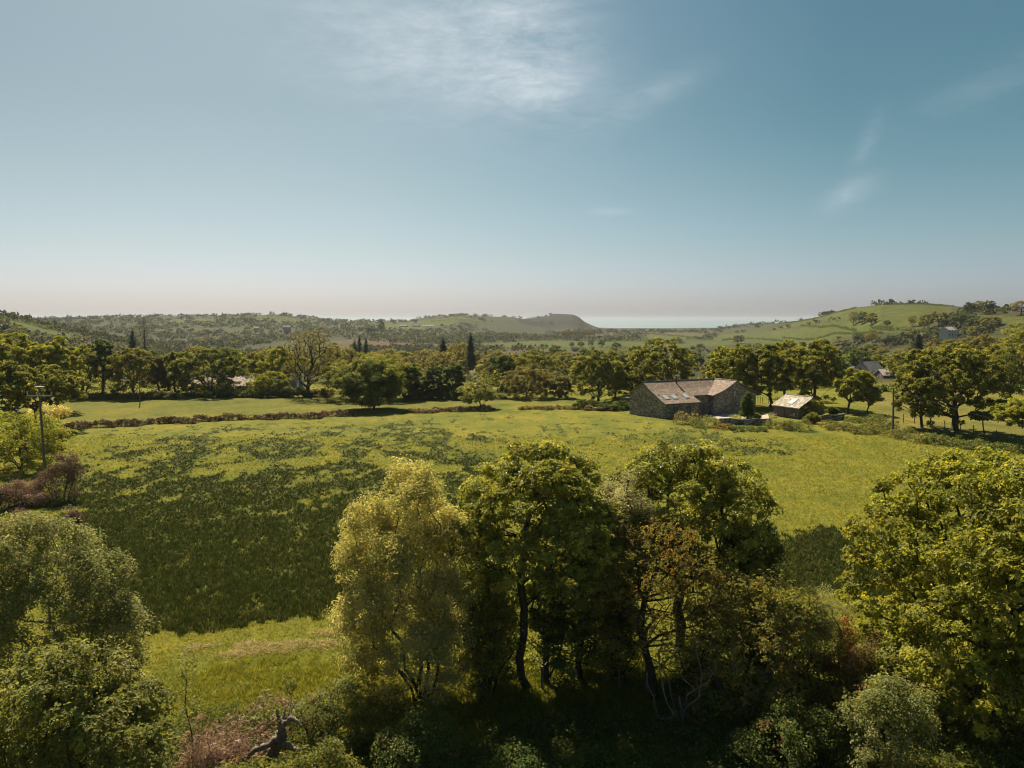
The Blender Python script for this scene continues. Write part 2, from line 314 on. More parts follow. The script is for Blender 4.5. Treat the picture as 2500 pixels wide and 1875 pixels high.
def shade_rush_mask(x, y):
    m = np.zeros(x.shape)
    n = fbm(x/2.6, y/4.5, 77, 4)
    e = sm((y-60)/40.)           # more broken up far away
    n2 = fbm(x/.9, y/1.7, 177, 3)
    m = np.maximum(m, np.where(soft_in(x, y, shade_rushes, 5.0), np.clip(1.3-e*(np.clip(n-.40, 0, 1)*4.2+np.clip(n2-.44, 0, 1)*2.6), 0, 1)*(1-.5*(n2 > .64)), 0))
    m = np.maximum(m, np.where(soft_in(x, y, shade_rush2, 1.2), .95, 0))
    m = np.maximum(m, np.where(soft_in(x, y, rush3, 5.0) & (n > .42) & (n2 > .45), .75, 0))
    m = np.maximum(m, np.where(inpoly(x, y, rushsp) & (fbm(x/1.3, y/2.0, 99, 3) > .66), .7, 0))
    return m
angs = np.concatenate([np.linspace(-180, -46, 68)[:-1], np.linspace(-46, 46, 1150), np.linspace(46, 180, 68)[1:]])
angs = np.radians(angs[:-1]); rad = np.concatenate([[.0, 3, 6, 10, 14, 18], np.geomspace(21, 6000, 470)])
A, RR = np.meshgrid(angs, rad); TX = np.sin(A)*RR; TY = np.cos(A)*RR; TZ = hfun(TX, TY)
na, nr = len(angs), len(rad); idx = np.arange(na*nr).reshape(nr, na); nx_ = np.roll(idx, -1, axis=1)
F = np.stack([idx[:-1], nx_[:-1], nx_[1:], idx[1:]], -1).reshape(-1, 4)[:, ::-1]
x, y = TX.ravel(), TY.ravel(); d = y
fx = np.ones((len(x), 4)); w = sm((d-205)/40.)[:, None]
big = fbm(x/240., y/240., 5, 4)[:, None]; scr = SCRUB*(.8+.5*big); mk = sm((fbm(x/90., y/60., 8, 4)-.52)/.1)[:, None]
scr = scr*(1-mk*.4)+MARSH*.75*mk*.4
c = G1*(1-w)+scr*w
for pl in pastures: c[inpoly(x, y, pl)] = PAST*(.9+.25*fbm(x/60., y/60., 12, 2)[inpoly(x, y, pl)][:, None])
for pl in marshes: c[soft_in(x, y, pl, 40.)] = MARSH
meadow = inpoly(x, y, gpoly([(1880, 850), (2212, 838), (2500, 850), (2500, 960), (2212, 950), (1900, 920)]))
c[meadow] = np.array([.15, .135, .030])
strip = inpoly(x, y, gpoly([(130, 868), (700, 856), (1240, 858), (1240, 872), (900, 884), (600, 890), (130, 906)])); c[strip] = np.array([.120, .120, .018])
rk = (x/np.maximum(y, 1) > ucol(1120)) & (x/np.maximum(y, 1) < ucol(1300)) & (y > 2150) & (y < 2900); c[rk] = np.array([.034, .032, .019])*(.3+1.5*fbm(x/38., y/90., 88, 4)[rk][:, None]**1.5)
fx[:, :3] = c; fx[:, 3] = shade_rush_mask(x, y)*(d > 5)
GR, t, out = new_mat('meadow'); a = N(t, 'ShaderNodeAttribute', attribute_name='col'); g = N(t, 'ShaderNodeNewGeometry'); ps = g.outputs['Position']
def nz(sc, det=6, rough=.6, st=(1, 1, 1), dist=0):
    mp = N(t, 'ShaderNodeMapping'); mp.inputs['Scale'].default_value = st; L(t, ps, mp.inputs[0]); n = N(t, 'ShaderNodeTexNoise', i_Scale=sc, i_Detail=float(det), i_Roughness=rough, i_Distortion=dist); L(t, mp.outputs[0], n.inputs['Vector']); return n.outputs[0]
c0 = mixc(t, 1.0, a.outputs[0], ramp(t, [(.3, (.70, .78, .75)), (.5, (1, 1, 1)), (.72, (1.32, 1.18, 1.1))], nz(.055, 7)).outputs[0], 'MULTIPLY')
c0 = mixc(t, 1.0, c0, ramp(t, [(.35, (.74, .84, .8)), (.5, (1, 1, 1)), (.68, (1.22, 1.1, 1.0))], nz(.22, 5, .6, (1, .5, 1))).outputs[0], 'MULTIPLY')
c0 = mixc(t, 1.0, c0, ramp(t, [(.32, (.66, .74, .7)), (.5, (1, 1, 1)), (.7, (1.3, 1.22, 1.0))], nz(.8, 8, .7, (1, 1, 1))).outputs[0], 'MULTIPLY')
c0 = mixc(t, 1.0, c0, ramp(t, [(.3, .55), (.5, 1), (.7, 1.45)], nz(7, 4, .7)).outputs[0], 'MULTIPLY')
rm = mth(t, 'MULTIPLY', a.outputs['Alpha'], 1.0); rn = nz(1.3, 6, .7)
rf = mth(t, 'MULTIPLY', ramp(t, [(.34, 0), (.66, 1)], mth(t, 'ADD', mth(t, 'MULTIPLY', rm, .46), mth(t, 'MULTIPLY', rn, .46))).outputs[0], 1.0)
rc = mixc(t, 1.0, (.042, .055, .011), ramp(t, [(.3, (.6, .7, .7)), (.7, (1.7, 1.4, 1))], nz(3, 6, .7)).outputs[0], 'MULTIPLY')  # shade on the field and rushy clumps, both put into the ground colour
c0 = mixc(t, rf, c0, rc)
p = N(t, 'ShaderNodeBsdfPrincipled', i_Roughness=.95); p.inputs['Specular IOR Level'].default_value = .08; L(t, c0, p.inputs['Base Color'])
b = N(t, 'ShaderNodeBump', i_Strength=.9, i_Distance=.25); L(t, nz(2.4, 7, .75), b.inputs['Height']); L(t, b.outputs[0], p.inputs['Normal']); L(t, p.outputs[0], out.inputs[0])
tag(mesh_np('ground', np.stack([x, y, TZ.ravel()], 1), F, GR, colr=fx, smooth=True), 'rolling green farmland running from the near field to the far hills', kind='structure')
# the sea beyond the marsh
SEA, t, out = new_mat('sea_water'); g = N(t, 'ShaderNodeNewGeometry'); ps = g.outputs['Position']
p = N(t, 'ShaderNodeBsdfPrincipled', i_Roughness=.35); p.inputs['Base Color'].default_value = (.15, .20, .22, 1); n = nz(.02, 6, .7, (1, .25, 1)); b = N(t, 'ShaderNodeBump', i_Strength=.35, i_Distance=6.0)
L(t, n, b.inputs['Height']); L(t, b.outputs[0], p.inputs['Normal']); L(t, p.outputs[0], out.inputs[0])
L(t, ramp(t, [(.35, (.13, .185, .21)), (.65, (.21, .26, .285))], nz(.0012, 5, .6, (.4, 2.2, 1))).outputs[0], p.inputs['Base Color'])
m = MB(); m.poly([(-60000, 2400, -19), (60000, 2400, -19), (60000, 70000, -19), (-60000, 70000, -19)]); tag(m.build('sea', SEA), 'pale blue strip of sea beyond the marsh', kind='structure')

# ------------------------------------------------------------------ foliage
def unit(rng, n):
    v = rng.normal(size=(n, 3)); return v/np.linalg.norm(v, axis=1)[:, None]
def leaf_geo(rng, pos, nrm, size, asp=.62, fold=.18):
    """a folded leaf (two triangles as one quad) at every pos, its face turned along nrm"""
    n = len(pos); nrm = nrm/np.linalg.norm(nrm, axis=1)[:, None]
    r = unit(rng, n); a = np.cross(nrm, r); a /= np.linalg.norm(a, axis=1)[:, None]+1e-9; b = np.cross(nrm, a)
    s = (size*rng.uniform(.65, 1.3, n))[:, None]
    base = pos; tip = pos+a*s; l = pos+a*s*.5+b*s*asp*.5+nrm*s*fold; rr = pos+a*s*.5-b*s*asp*.5+nrm*s*fold
    v = np.stack([base, rr, tip, l], 1).reshape(-1, 3); f = np.arange(4*n).reshape(-1, 4); return v, f
def palette(rng, n, clump, base, var=.25, tip=None):
    """base: list of (rgb, weight); clump: integer id so that whole sprays share a tone"""
    cs = np.array([b[0] for b in base]); ws = np.array([b[1] for b in base], float); ws /= ws.sum()
    pick = rng.choice(len(cs), size=n, p=ws); nc = clump.max()+1
    cpick = rng.choice(len(cs), size=nc, p=ws)[clump]; pick = np.where(rng.random(n) < .65, cpick, pick)
    tone = rng.uniform(1-var, 1+var, nc)[clump]*rng.uniform(1-var*.6, 1+var*.6, n)
    return cs[pick]*tone[:, None]*2.1
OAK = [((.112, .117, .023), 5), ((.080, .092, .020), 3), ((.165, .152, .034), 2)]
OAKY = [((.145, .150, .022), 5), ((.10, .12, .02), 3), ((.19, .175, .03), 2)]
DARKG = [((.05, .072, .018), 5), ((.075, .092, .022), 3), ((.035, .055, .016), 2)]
WILLOW = [((.19, .18, .085), 5), ((.15, .15, .065), 3), ((.24, .22, .115), 2)]
SALLOW = [((.13, .135, .045), 5), ((.10, .11, .035), 3), ((.18, .17, .07), 2)]
BRONZE = [((.118, .088, .026), 5), ((.10, .098, .024), 6), ((.17, .095, .024), 1.2)]
SYC = [((.145, .15, .027), 5), ((.11, .122, .023), 3), ((.19, .18, .033), 2)]
OLIVE = [((.11, .10, .035), 5), ((.085, .08, .03), 3), ((.14, .12, .045), 2)]
BRACKEN = [((.085, .045, .030), 5), ((.13, .075, .05), 3), ((.045, .028, .02), 4), ((.08, .09, .025), 1.5), ((.26, .20, .15), .7)]
PINKBR = [((.15, .090, .062), 5), ((.10, .058, .040), 4), ((.23, .155, .105), 2)]
BRAMBLE = [((.09, .105, .03), 5), ((.06, .075, .024), 3), ((.13, .13, .05), 2), ((.13, .07, .03), 1)]
PALEB = [((.20, .20, .10), 5), ((.14, .15, .06), 3)]
BLOSSOM = [((.42, .38, .26), 5), ((.20, .19, .08), 4)]
CONIF = [((.035, .045, .022), 5), ((.05, .058, .03), 3)]
HAZY = [((.018, .022, .011), 5), ((.028, .032, .013), 3), ((.040, .038, .018), 1.5)]
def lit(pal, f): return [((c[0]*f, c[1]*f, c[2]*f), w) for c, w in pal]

def crown_points(rng, n, w, dpt, z0, z1, lobes=12, lean=(0, 0), rag=.3, lobelist=None):
    """centres for leaf sprays on the skin of a lumpy crown"""
    rx, ry, rz = w/2, dpt/2, (z1-z0)/2; cz = (z0+z1)/2
    L0 = [(np.array([lean[0], lean[1], cz+rz*.1]), np.array([rx, ry, rz*.9])*.68), (np.array([lean[0], lean[1], cz-rz*.38]), np.array([rx*.78, ry*.78, rz*.55]))]
    if lobelist is None:
        lobes = int(lobes*1.8)
        for i in range(lobes):
            ph = i*2.39996+rng.uniform(-.4, .4); zz = 1-1.85*(i+.5)/lobes+rng.uniform(-.12, .12); zz = np.clip(zz, -.85, .98); q = math.sqrt(1-zz*zz) if zz > 0 else (1-abs(zz)**4)**.4
            s = rng.uniform(.22, .24+rag*.6); k = 1-s*rng.uniform(.75, 1.0)
            c = np.array([math.cos(ph)*q*rx*k+lean[0], math.sin(ph)*q*ry*k+lean[1], cz+zz*rz*k])
            L0.append((c, np.array([rx, ry, rz*.85])*s))
    else: L0 = lobelist
    wts = np.array([l[1].prod()**(2/3.) for l in L0]); cnt = rng.multinomial(n*4, wts/wts.sum())
    P = []; D = []
    for (c, r), k in zip(L0, cnt):
        u = unit(rng, k); u[:, 2] = np.where((u[:, 2] < -.1) & (rng.random(k) < .8), -u[:, 2], u[:, 2]); P.append(c+u*r*rng.uniform(.72, 1.0, k)[:, None]); D.append(u)
    P = np.concatenate(P); D = np.concatenate(D); inner = np.full(len(P), 9.)
    for c, r in L0: inner = np.minimum(inner, np.linalg.norm((P-c)/r, axis=1))
    keep = (inner > .70) | (rng.random(len(P)) < .12); P = P[keep]; D = D[keep]
    o = rng.permutation(len(P))[:n]; P = P[o]; D = D[o]
    if lobelist is None:       # fit the crown into its measured width and height
        for ax, lo, hi in ((0, lean[0]-rx, lean[0]+rx), (1, lean[1]-ry, lean[1]+ry), (2, z0, z1)):
            a, b = np.percentile(P[:, ax], 1.5), np.percentile(P[:, ax], 98.5); P[:, ax] = lo+(P[:, ax]-a)/(b-a)*(hi-lo)
    return P, D
def skeleton(rng, P, base, fork, trunk_r, wander=.12, maxseg=1.1, minr=0.0, sides=5, stems=1, curve=None):
    """joins every spray back to the trunk and sweeps a tapering limb along each path"""
    nodes = []; par = []; plen = []
    if curve is not None: chain = [np.array(q, float) for q in curve]
    else:
        k = max(3, int(np.linalg.norm(fork-base)/1.0)); chain = [base+(fork-base)*i/k+np.array([*rng.normal(size=2)*wander*(0 if i == 0 else 1), 0]) for i in range(k+1)]
    for i, q in enumerate(chain): nodes.append(q); par.append(i-1); plen.append(0 if i == 0 else plen[-1]+np.linalg.norm(q-nodes[-2]))
    nch = len(chain); t0 = max(1, int(nch*.35)); roots = list(range(t0, nch))
    if stems > 1:
        for s in range(stems-1):
            an = rng.uniform(0, 6.28); top = base+(fork-base)*rng.uniform(.7, 1.1)+np.array([math.cos(an), math.sin(an), 0])*rng.uniform(.8, 1.7)*np.linalg.norm(fork-base)*.35; pi = 0
            for i in range(1, 5):
                q = base+(top-base)*i/4+np.array([*rng.normal(size=2)*wander, 0]); nodes.append(q); par.append(pi); plen.append(plen[pi]+np.linalg.norm(q-nodes[pi])); pi = len(nodes)-1
                if i > 1: roots.append(pi)
    NM = np.zeros((len(P)*14+200, 3)); PL = np.zeros(len(NM)); ok = np.zeros(len(NM), bool); n = len(nodes); NM[:n] = nodes; PL[:n] = plen; ok[roots] = True
    par = list(par); order = np.argsort(np.linalg.norm(P-fork, axis=1)); tips = np.zeros(len(P), int)
    for pi in order:
        p = P[pi]; dd = np.linalg.norm(NM[:n]-p, axis=1); up = np.clip(NM[:n, 2]-p[2], 0, 9)
        cost = np.where(ok[:n], dd+.42*PL[:n]+.5*up, 1e9); j = int(cost.argmin()); L0 = dd[j]; k = max(1, int(math.ceil(L0/maxseg))); q0 = NM[j].copy(); side = rng.normal(size=3)*L0*.08; side[2] = abs(side[2])
        for i in range(1, k+1):
            if n >= len(NM): break
            f = i/k; q = q0+(p-q0)*f+side*math.sin(f*math.pi)+(rng.normal(size=3)*.05 if i < k else 0)
            NM[n] = q; PL[n] = PL[j]+L0/k; ok[n] = True; par.append(j); j = n; n += 1
        tips[pi] = j
    rr = np.zeros(n)
    child = np.zeros(n)
    for i in range(n-1, 0, -1):
        if child[i] == 0: child[i] = 1
        child[par[i]] += child[i]
    child[0] = max(child[0], 1); rr = trunk_r*(child/child.max())**.46
    rr[:nch] = np.maximum(rr[:nch], trunk_r*np.linspace(1, .55, nch)); rr[0] *= 1.25
    V = []; Fa = []; vi = 0; par = np.array(par)
    I = np.array([i for i in range(1, n) if max(rr[i], 0) >= minr]);
    if len(I) == 0: I = np.array([1])
    a = NM[par[I]]; b = NM[I]; ra = np.minimum(rr[par[I]], rr[I]*1.35); rb = rr[I]*.93
    t = b-a; ln = np.linalg.norm(t, axis=1)[:, None]+1e-9; t = t/ln; b = b+t*(rb[:, None]*.5)
    ref = np.where(np.abs(t[:, 2:3]) > .9, np.array([[1., 0, 0]]), np.array([[0, 0, 1.]])); e1 = np.cross(t, ref); e1 /= np.linalg.norm(e1, axis=1)[:, None]; e2 = np.cross(t, e1)
    an = np.arange(sides)*2*math.pi/sides; ca, sa = np.cos(an)[None, :, None], np.sin(an)[None, :, None]; ringd = e1[:, None]*ca+e2[:, None]*sa
    v = np.concatenate([a[:, None]+ringd*ra[:, None, None], b[:, None]+ringd*rb[:, None, None]], 1).reshape(-1, 3)
    m = len(I); o = (np.arange(m)*2*sides)[:, None]; j = np.arange(sides)[None]; q = (j+1) % sides
    f = np.stack([o+j, o+q, o+sides+q, o+sides+j], -1).reshape(-1, 4); return v, f
def foliage(rng, P, D, cr, per, size, base, var=.25, rosette=0, flat=.6, up=.55, asp=.62, droop=0.):
    n = len(P); k = per; cl = np.repeat(np.arange(n), k); u = unit(rng, n*k); rad = rng.uniform(.25, 1.0, n*k)**.6
    cs = cr*rng.uniform(.65, 1.35, n); off = u*rad[:, None]*cs[cl][:, None]; off[:, 2] *= flat
    if droop: off[:, 2] -= droop*cs[cl]*rng.random(n*k)**1.5*2
    pos = P[cl]+off; nr = u*.6+D[cl]*.35+np.array([0, 0, up])+rng.normal(size=(n*k, 3))*.38
    if rosette:
        m = len(pos); pos = np.repeat(pos, rosette, 0); nr = np.repeat(nr, rosette, 0)+rng.normal(size=(m*rosette, 3))*.35; cl = np.repeat(cl, rosette)
    v, f = leaf_geo(rng, pos, nr, size, asp); c = palette(rng, len(pos), cl, base, var); return v, f, np.repeat(c, 4, 0)
def tree(name, label, cat, loc, w, h, cb, dpt=None, seed=1, clumps=160, per=55, cr=None, size=.33, pal=OAK, trunk_r=None, mat=None, bark=None, group=None, lobes=12, rag=.3, lean=(0, 0),
         rosette=0, stems=1, minr=.012, sides=5, asp=.62, up=.8, flat=.6, var=.28, fork=.42, curve=None, droop=0, lobelist=None, wander=.12, upto=None):
    rng = np.random.default_rng(seed); dpt = dpt or w*.95; mat = mat or LEAF; bark = bark or BARK
    o = empty(name, loc, label, cat, group)
    area = 4*math.pi*((w*dpt/4+w*(h-cb)/4+dpt*(h-cb)/4)/3); cr = cr or math.sqrt(area/clumps)*.52
    P, D = crown_points(rng, clumps, w-cr*1.3, dpt-cr*1.3, cb+cr*.4, h-cr*.55, lobes, lean, rag, lobelist)
    tr = trunk_r or h*.026; fk = np.array([lean[0]*.3, lean[1]*.3, max(cb*.9, h*fork)]) if curve is None else np.array(curve[-1])
    v, f = skeleton(rng, P, np.array([0, 0, -.3]), fk, tr, minr=minr, sides=sides, stems=stems, curve=curve, wander=wander)
    mesh_np('trunk', v, f, bark, o, smooth=True)
    v, f, c = foliage(rng, P, D, cr, per, size, pal, var, rosette, flat, up, asp, droop)
    mesh_np('crown', v, f, mat, o, colr=c); return o
def ptree(name, label, cat, x0, x1, yt, yb, ycb, depth=None, wmul=1.0, **k):
    """a tree given by the span it has in the picture: stands on the ground, real size"""
    xc = k.pop('xt', (x0+x1)/2); g = ground(xc, yb) if depth is None else None
    if depth is None: X, Y, Z = g
    else: X = at(xc, 700, depth)[0]; Y = depth; Z = h1(X, Y)
    w = (x1-x0)*K*Y/FPX*wmul; h = at(xc, yt, Y)[2]-Z; cb = max(.05*h, at(xc, ycb, Y)[2]-Z)
    ln = ((x0+x1)/2-xc)*K*Y/FPX; k.setdefault('lean', (ln, 0))
    return tree(name, label, cat, (X, Y, Z-.05), w, h, cb, **k)
def bush(name, label, cat, loc, lobes, n, per, cr, size, pal, group=None, mat=None, seed=1, up=.5, stems=6, flat=.75, asp=.62, rosette=0, kind=None, bark=None, var=.28):
    rng = np.random.default_rng(seed); ll = [(np.array(c, float), np.array(r, float)) for c, r in lobes]
    P, D = crown_points(rng, n, 1, 1, 0, 1, lobelist=ll); P[:, 2] = np.maximum(P[:, 2], .1)
    v, f, c = foliage(rng, P, D, cr, per, size, pal, var, rosette, flat, up, asp)
    if stems and kind is None:
        o = empty(name, loc, label, cat, group); mesh_np('foliage', v, f, mat or LEAF, o, colr=c)
        m = MB()
        for i in range(stems):
            q = P[rng.integers(len(P))]; b0 = np.array([q[0]*.3+rng.normal()*.1, q[1]*.3+rng.normal()*.1, -.1]); md = (b0+q)/2+rng.normal(size=3)*.15
            m.tube([b0, md, q], [.05, .035, .012], 5)
        m.build('stem', bark or BARK, o)
    else:
        o = mesh_np(name, v, f, mat or LEAF, colr=c); o.location = [float(q) for q in loc]; tag(o, label, cat if kind is None else None, group, kind)
    return o
def rough(name, label, cat, x0, x1, yt, yb, depth=None, seed=1, dens=5.0, dd=2.5, size=.3, pal=None, group=None, mat=None, cr=.38, hk=1.0, per=9, yb2=None, kind=None, asp=.62, **_k):
    """a ragged strip of low growth: sprays of leaves strewn over its whole footprint, height wandering"""
    pal = pal or BRAMBLE
    rng = np.random.default_rng(seed); A = ground(x0, yb) if depth is None else np.array(onground(x0, yb, depth)); B = ground(x1, yb2 or yb) if depth is None else np.array(onground(x1, yb, depth))
    ln = np.linalg.norm((B-A)[:2]); h = max(.35, at((x0+x1)/2, yt, (A[1]+B[1])/2)[2]-(A[2]+B[2])/2)*hk; n = int(dens*ln*dd)
    f = rng.uniform(-.03, 1.03, n); g = rng.uniform(0, 1, n)*dd; X = A[0]+(B[0]-A[0])*f; Y = A[1]+(B[1]-A[1])*f+g-dd*.3+(fbm(X/2.2, X*0, seed, 2)-.5)*1.5
    prof = (.35+1.1*np.clip(fbm(X/1.9, Y/1.9, seed+9, 3)-.18, 0, 1))*h; prof *= np.clip(1.25-np.abs(g/dd-.5)*1.3, .3, 1)*np.clip(np.minimum(f+.06, 1.06-f)*9, .25, 1)
    Z = hfun(X, Y)+prof*rng.random(n)**.45; o0 = np.array([A[0], A[1], 0]); P = np.stack([X, Y, Z], 1)-o0; D = np.tile([0, -.2, 1.], (n, 1))
    v, fa, c = foliage(rng, P, D, cr, per, size, pal, .3, 0, .6, .6, asp); o = mesh_np(name, v, fa, mat or LEAF, colr=c); o.location = o0; return tag(o, label, None if kind else cat, group, kind)
def onground(dx, dy, depth): X = at(dx, dy, depth)[0]; return (X, depth, h1(X, depth))
def pbush(name, label, cat, x0, x1, yt, yb, depth=None, nl=5, seed=1, n=40, dratio=.7, **k):
    xc = (x0+x1)/2
    if depth is None: X, Y, Z = ground(xc, yb)
    else: X = at(xc, 700, depth)[0]; Y = depth; Z = h1(X, Y)
    w = (x1-x0)*K*Y/FPX; h = at(xc, yt, Y)[2]-Z; rng = np.random.default_rng(seed+500); lb = []
    for i in range(nl):
        s = rng.uniform(.18, .42); fx_ = (-.5+s*.4+(1-s*.8)*(i+rng.uniform(.1, .9))/nl) if nl > 1 else 0; s = s if nl > 1 else .5
        hh = h*rng.uniform(.42, .98)*(1-.9*abs(fx_)**2.0)
        if i == nl//2: hh = h*.95
        lb.append(((fx_*w, rng.uniform(-.3, .3)*w*dratio, hh*.5), (w*s*.66, w*s*dratio*.8, hh*.52)))
    return bush(name, label, cat, (X, Y, Z-.05), lb, n, seed=seed, **k)

# ------------------------------------------------------------------ buildings
def slope_uv(o):
    me = o.data; uv = me.uv_layers.new(name='UVMap')
    for p in me.polygons:
        n = p.normal; u = Vector((0, 0, 1)).cross(n); u = Vector((1, 0, 0)) if u.length < .05 else u.normalized(); v = n.cross(u)
        for li in p.loop_indices:
            c = me.vertices[me.loops[li].vertex_index].co; uv.data[li].uv = (c.dot(u), c.dot(v))
    return o
def child(o, par): o.parent = par; return o
def to_local(root, p):
    c, s = math.cos(-root.rotation_euler.z), math.sin(-root.rotation_euler.z); q = np.array(p)-np.array(root.location); return np.array([c*q[0]-s*q[1], s*q[0]+c*q[1], q[2]])
def hit(root, dx, dy, p0, nrm):     # where the sight line meets a plane of the house, in house coordinates
    o = to_local(root, (0, 0, CAMZ)); r = ray(dx, dy); c, s = math.cos(-root.rotation_euler.z), math.sin(-root.rotation_euler.z)
    r = np.array([c*r[0]-s*r[1], s*r[0]+c*r[1], r[2]]); n = np.array(nrm, float); t = ((np.array(p0)-o)@n)/(r@n); return o+r*t
def window_part(root, cx, yface, zc, w, h, frame=None, axis='y', sgn=-1, name='window', bars=1):
    """a framed window standing 5 cm proud of a wall that faces along axis"""
    f = MB(); t = .07; d0, d1 = yface, yface+sgn*.06
    def bx(m, a0, a1, z0, z1, e0, e1):
        e0, e1 = min(e0, e1), max(e0, e1)
        if axis == 'y': m.box(a0, a1, e0, e1, z0, z1)
        else: m.box(e0, e1, a0, a1, z0, z1)
    bx(f, cx-w/2-t, cx-w/2, zc-h/2-t, zc+h/2+t, d0, d1); bx(f, cx+w/2, cx+w/2+t, zc-h/2-t, zc+h/2+t, d0, d1)
    bx(f, cx-w/2, cx+w/2, zc-h/2-t, zc-h/2, d0, d1); bx(f, cx-w/2, cx+w/2, zc+h/2, zc+h/2+t, d0, d1)
    for b in range(bars):
        q = cx-w/2+w*(b+1)/(bars+1); bx(f, q-.025, q+.025, zc-h/2, zc+h/2, d0, yface+sgn*.05)
    fo = f.build(name, frame or WHITE, root); g = MB(); bx(g, cx-w/2, cx+w/2, zc-h/2, zc+h/2, yface+sgn*.002, yface+sgn*.03); g.build('pane', GLASS_M, fo); return fo

# the L-shaped stone barn
HZ = .5
barn = empty('stone_barn', (24.2, 144.3, 0), 'long L-shaped stone barn with a worn brown slate roof and three skylights', 'barn', rz=math.atan2(.45, .894))
w = MB(); zb = -.6
W_ = [((0, -6.6), (0, -4.3), (0, 0), (0, 4.3))]
w.wallpoly([(0.0, -6.5, zb), (0, -6.5, 2.98), (0, -4.35, 3.92), (0, 0, 6.3), (0, 4.35, 3.92), (0, 4.35, zb)], (.55, 0, 0))      # left gable with the lean-to
w.box(.55, 7.5, -6.5, -5.95, zb, 2.98); w.box(6.95, 7.5, -5.95, -4.4, zb, 3.2)                                       # lean-to front and end
w.box(7.5, 11.6, -4.4, -3.9, zb, 3.93)                                                                               # recessed front
w.box(11.6, 12.1, -5.2, -3.9, zb, 3.9); w.box(.55, 21.9, 3.8, 4.35, zb, 3.93); w.box(21.35, 21.9, -5.2, 3.8, zb, 3.93)
w.wallpoly([(11.6, -5.75, zb), (11.6, -5.75, 3.9), (14.1, -5.75, 4.85), (16.8, -5.75, 6.35), (19.4, -5.75, 4.95), (21.9, -5.75, 3.93), (21.9, -5.75, zb)], (0, .55, 0))
wall = w.build('wall', STONE, barn)
rf = MB(); T = .16
rf.prism([(-.25, 0, 6.5), (16.8, 0, 6.5), (14.25, -2.1, 5.18), (-.25, -2.1, 5.25)], T)
rf.prism([(-.25, -2.1, 5.25), (14.25, -2.1, 5.18), (11.2, -4.55, 4.02), (-.25, -4.55, 4.02)], T)
rf.prism([(-.25, -4.55, 4.02), (7.75, -4.55, 4.02), (7.75, -6.8, 3.04), (-.25, -6.8, 3.04)], T)
rf.prism([(16.8, 0, 6.5), (16.8, -6.05, 6.5), (14.05, -6.05, 4.98), (14.25, -2.1, 5.18)], T)
rf.prism([(14.25, -2.1, 5.18), (14.05, -6.05, 4.98), (11.2, -6.05, 4.0), (11.2, -4.55, 4.02)], T)
rf.prism([(16.8, 0, 6.5), (22.2, 4.6, 4.0), (22.2, -6.05, 4.0), (16.8, -6.05, 6.5)], T)
rf.prism([(16.8, 0, 6.5), (-.25, 0, 6.5), (-.25, 4.6, 4.0), (22.2, 4.6, 4.0)], T)
roof = slope_uv(rf.build('roof', SLATE, barn))
m = MB(); m.tube([(-.3, 0, 6.53), (5, 0, 6.56), (11, 0, 6.52), (16.8, 0, 6.54)], .11, 6); m.tube([(16.8, 0, 6.54), (16.8, -6.1, 6.54)], .11, 6); m.build('ridge_tiles', STONE, roof)
nrm = (0, -(4.02-3.04), 2.25); nrm = (0, -.4, .917)
for (dx, dy) in ((1438, 859), (1456, 858), (1481, 856)):
    q = hit(barn, dx, dy, (0, -5.6, 3.56), nrm); x0, y0 = q[0], q[1]
    on_lean = y0 < -4.55
    def rz_(yy): return 4.02+(yy+4.55)*(.98/2.25) if yy < -4.55 else 4.02+(yy+4.55)*(1.23/2.45)
    def quad(e, lo, hi, yo=.68, xo=.52):
        a, b = y0-yo+e, y0+yo-e; return [(x0-xo+e, a, rz_(a)+hi), (x0+xo-e, a, rz_(a)+hi), (x0+xo-e, b, rz_(b)+hi), (x0-xo+e, b, rz_(b)+hi)]
    f = MB(); f.prism(quad(0, 0, .09), .09); fo = f.build('skylight', METAL, roof)
    g = MB(); g.prism(quad(.1, 0, .115), .02); g.build('pane', SKYPAINT_GLASS, fo)
q = hit(barn, 1327.2+597*.224, 760.9+292*.224, (0, -.5, 6.25), (0, -.5, .866))
m = MB(); m.tube([(q[0], q[1], q[2]-.3), (q[0], q[1], q[2]+.95)], .17, 10); m.tube([(q[0], q[1], q[2]+.95), (q[0], q[1], q[2]+1.02)], .11, 10); m.tube([(q[0], q[1], q[2]+1.02), (q[0], q[1], q[2]+1.22)], .25, 10)
m.build('flue_pipe', DARKMETAL, roof)
for zx, zy in ((425, 408), (597, 403)):
    q = hit(barn, 1327.2+zx*.224, 760.9+zy*.224, (0, -3.3, 4.65), (0, -.447, .894)); m = MB(); m.tube([(q[0], q[1], q[2]-.05), (q[0], q[1], q[2]+.16)], .10, 8); m.build('roof_vent', WHITE, roof)
# gable slit, doors and windows
m = MB(); m.box(16.3, 16.9, -5.80, -5.72, 2.6, 4.6); m.build('window_slit', GLASS_M, barn)
window_part(barn, 2.2, -6.5, 1.9, 1.0, .9, DARKMETAL); window_part(barn, 5.3, -6.5, 1.9, .8, .8, DARKMETAL)
m = MB(); m.box(8.6, 10.7, -4.47, -4.37, -.3, 2.5); d_ = m.build('door', SHEDWOOD, barn); m = MB(); m.tube([(9.75, -4.56, 1.0), (9.75, -4.56, 1.3)], .025, 6); m.build('handle', METAL, d_)
m = MB(); m.box(18.6, 19.7, -5.83, -5.73, -.3, 2.1); d_ = m.build('door', SHEDWOOD, barn); m = MB(); m.tube([(18.75, -5.9, 1.0), (18.75, -5.9, 1.2)], .025, 6); m.build('handle', METAL, d_)
m = MB(); m.tube([(7.7, -4.62, 3.84), (11.15, -4.66, 3.82)], .06, 6); m.tube([(-.2, -6.88, 2.86), (7.75, -6.88, 2.86)], .06, 6); m.build('gutter', DARKMETAL, roof)

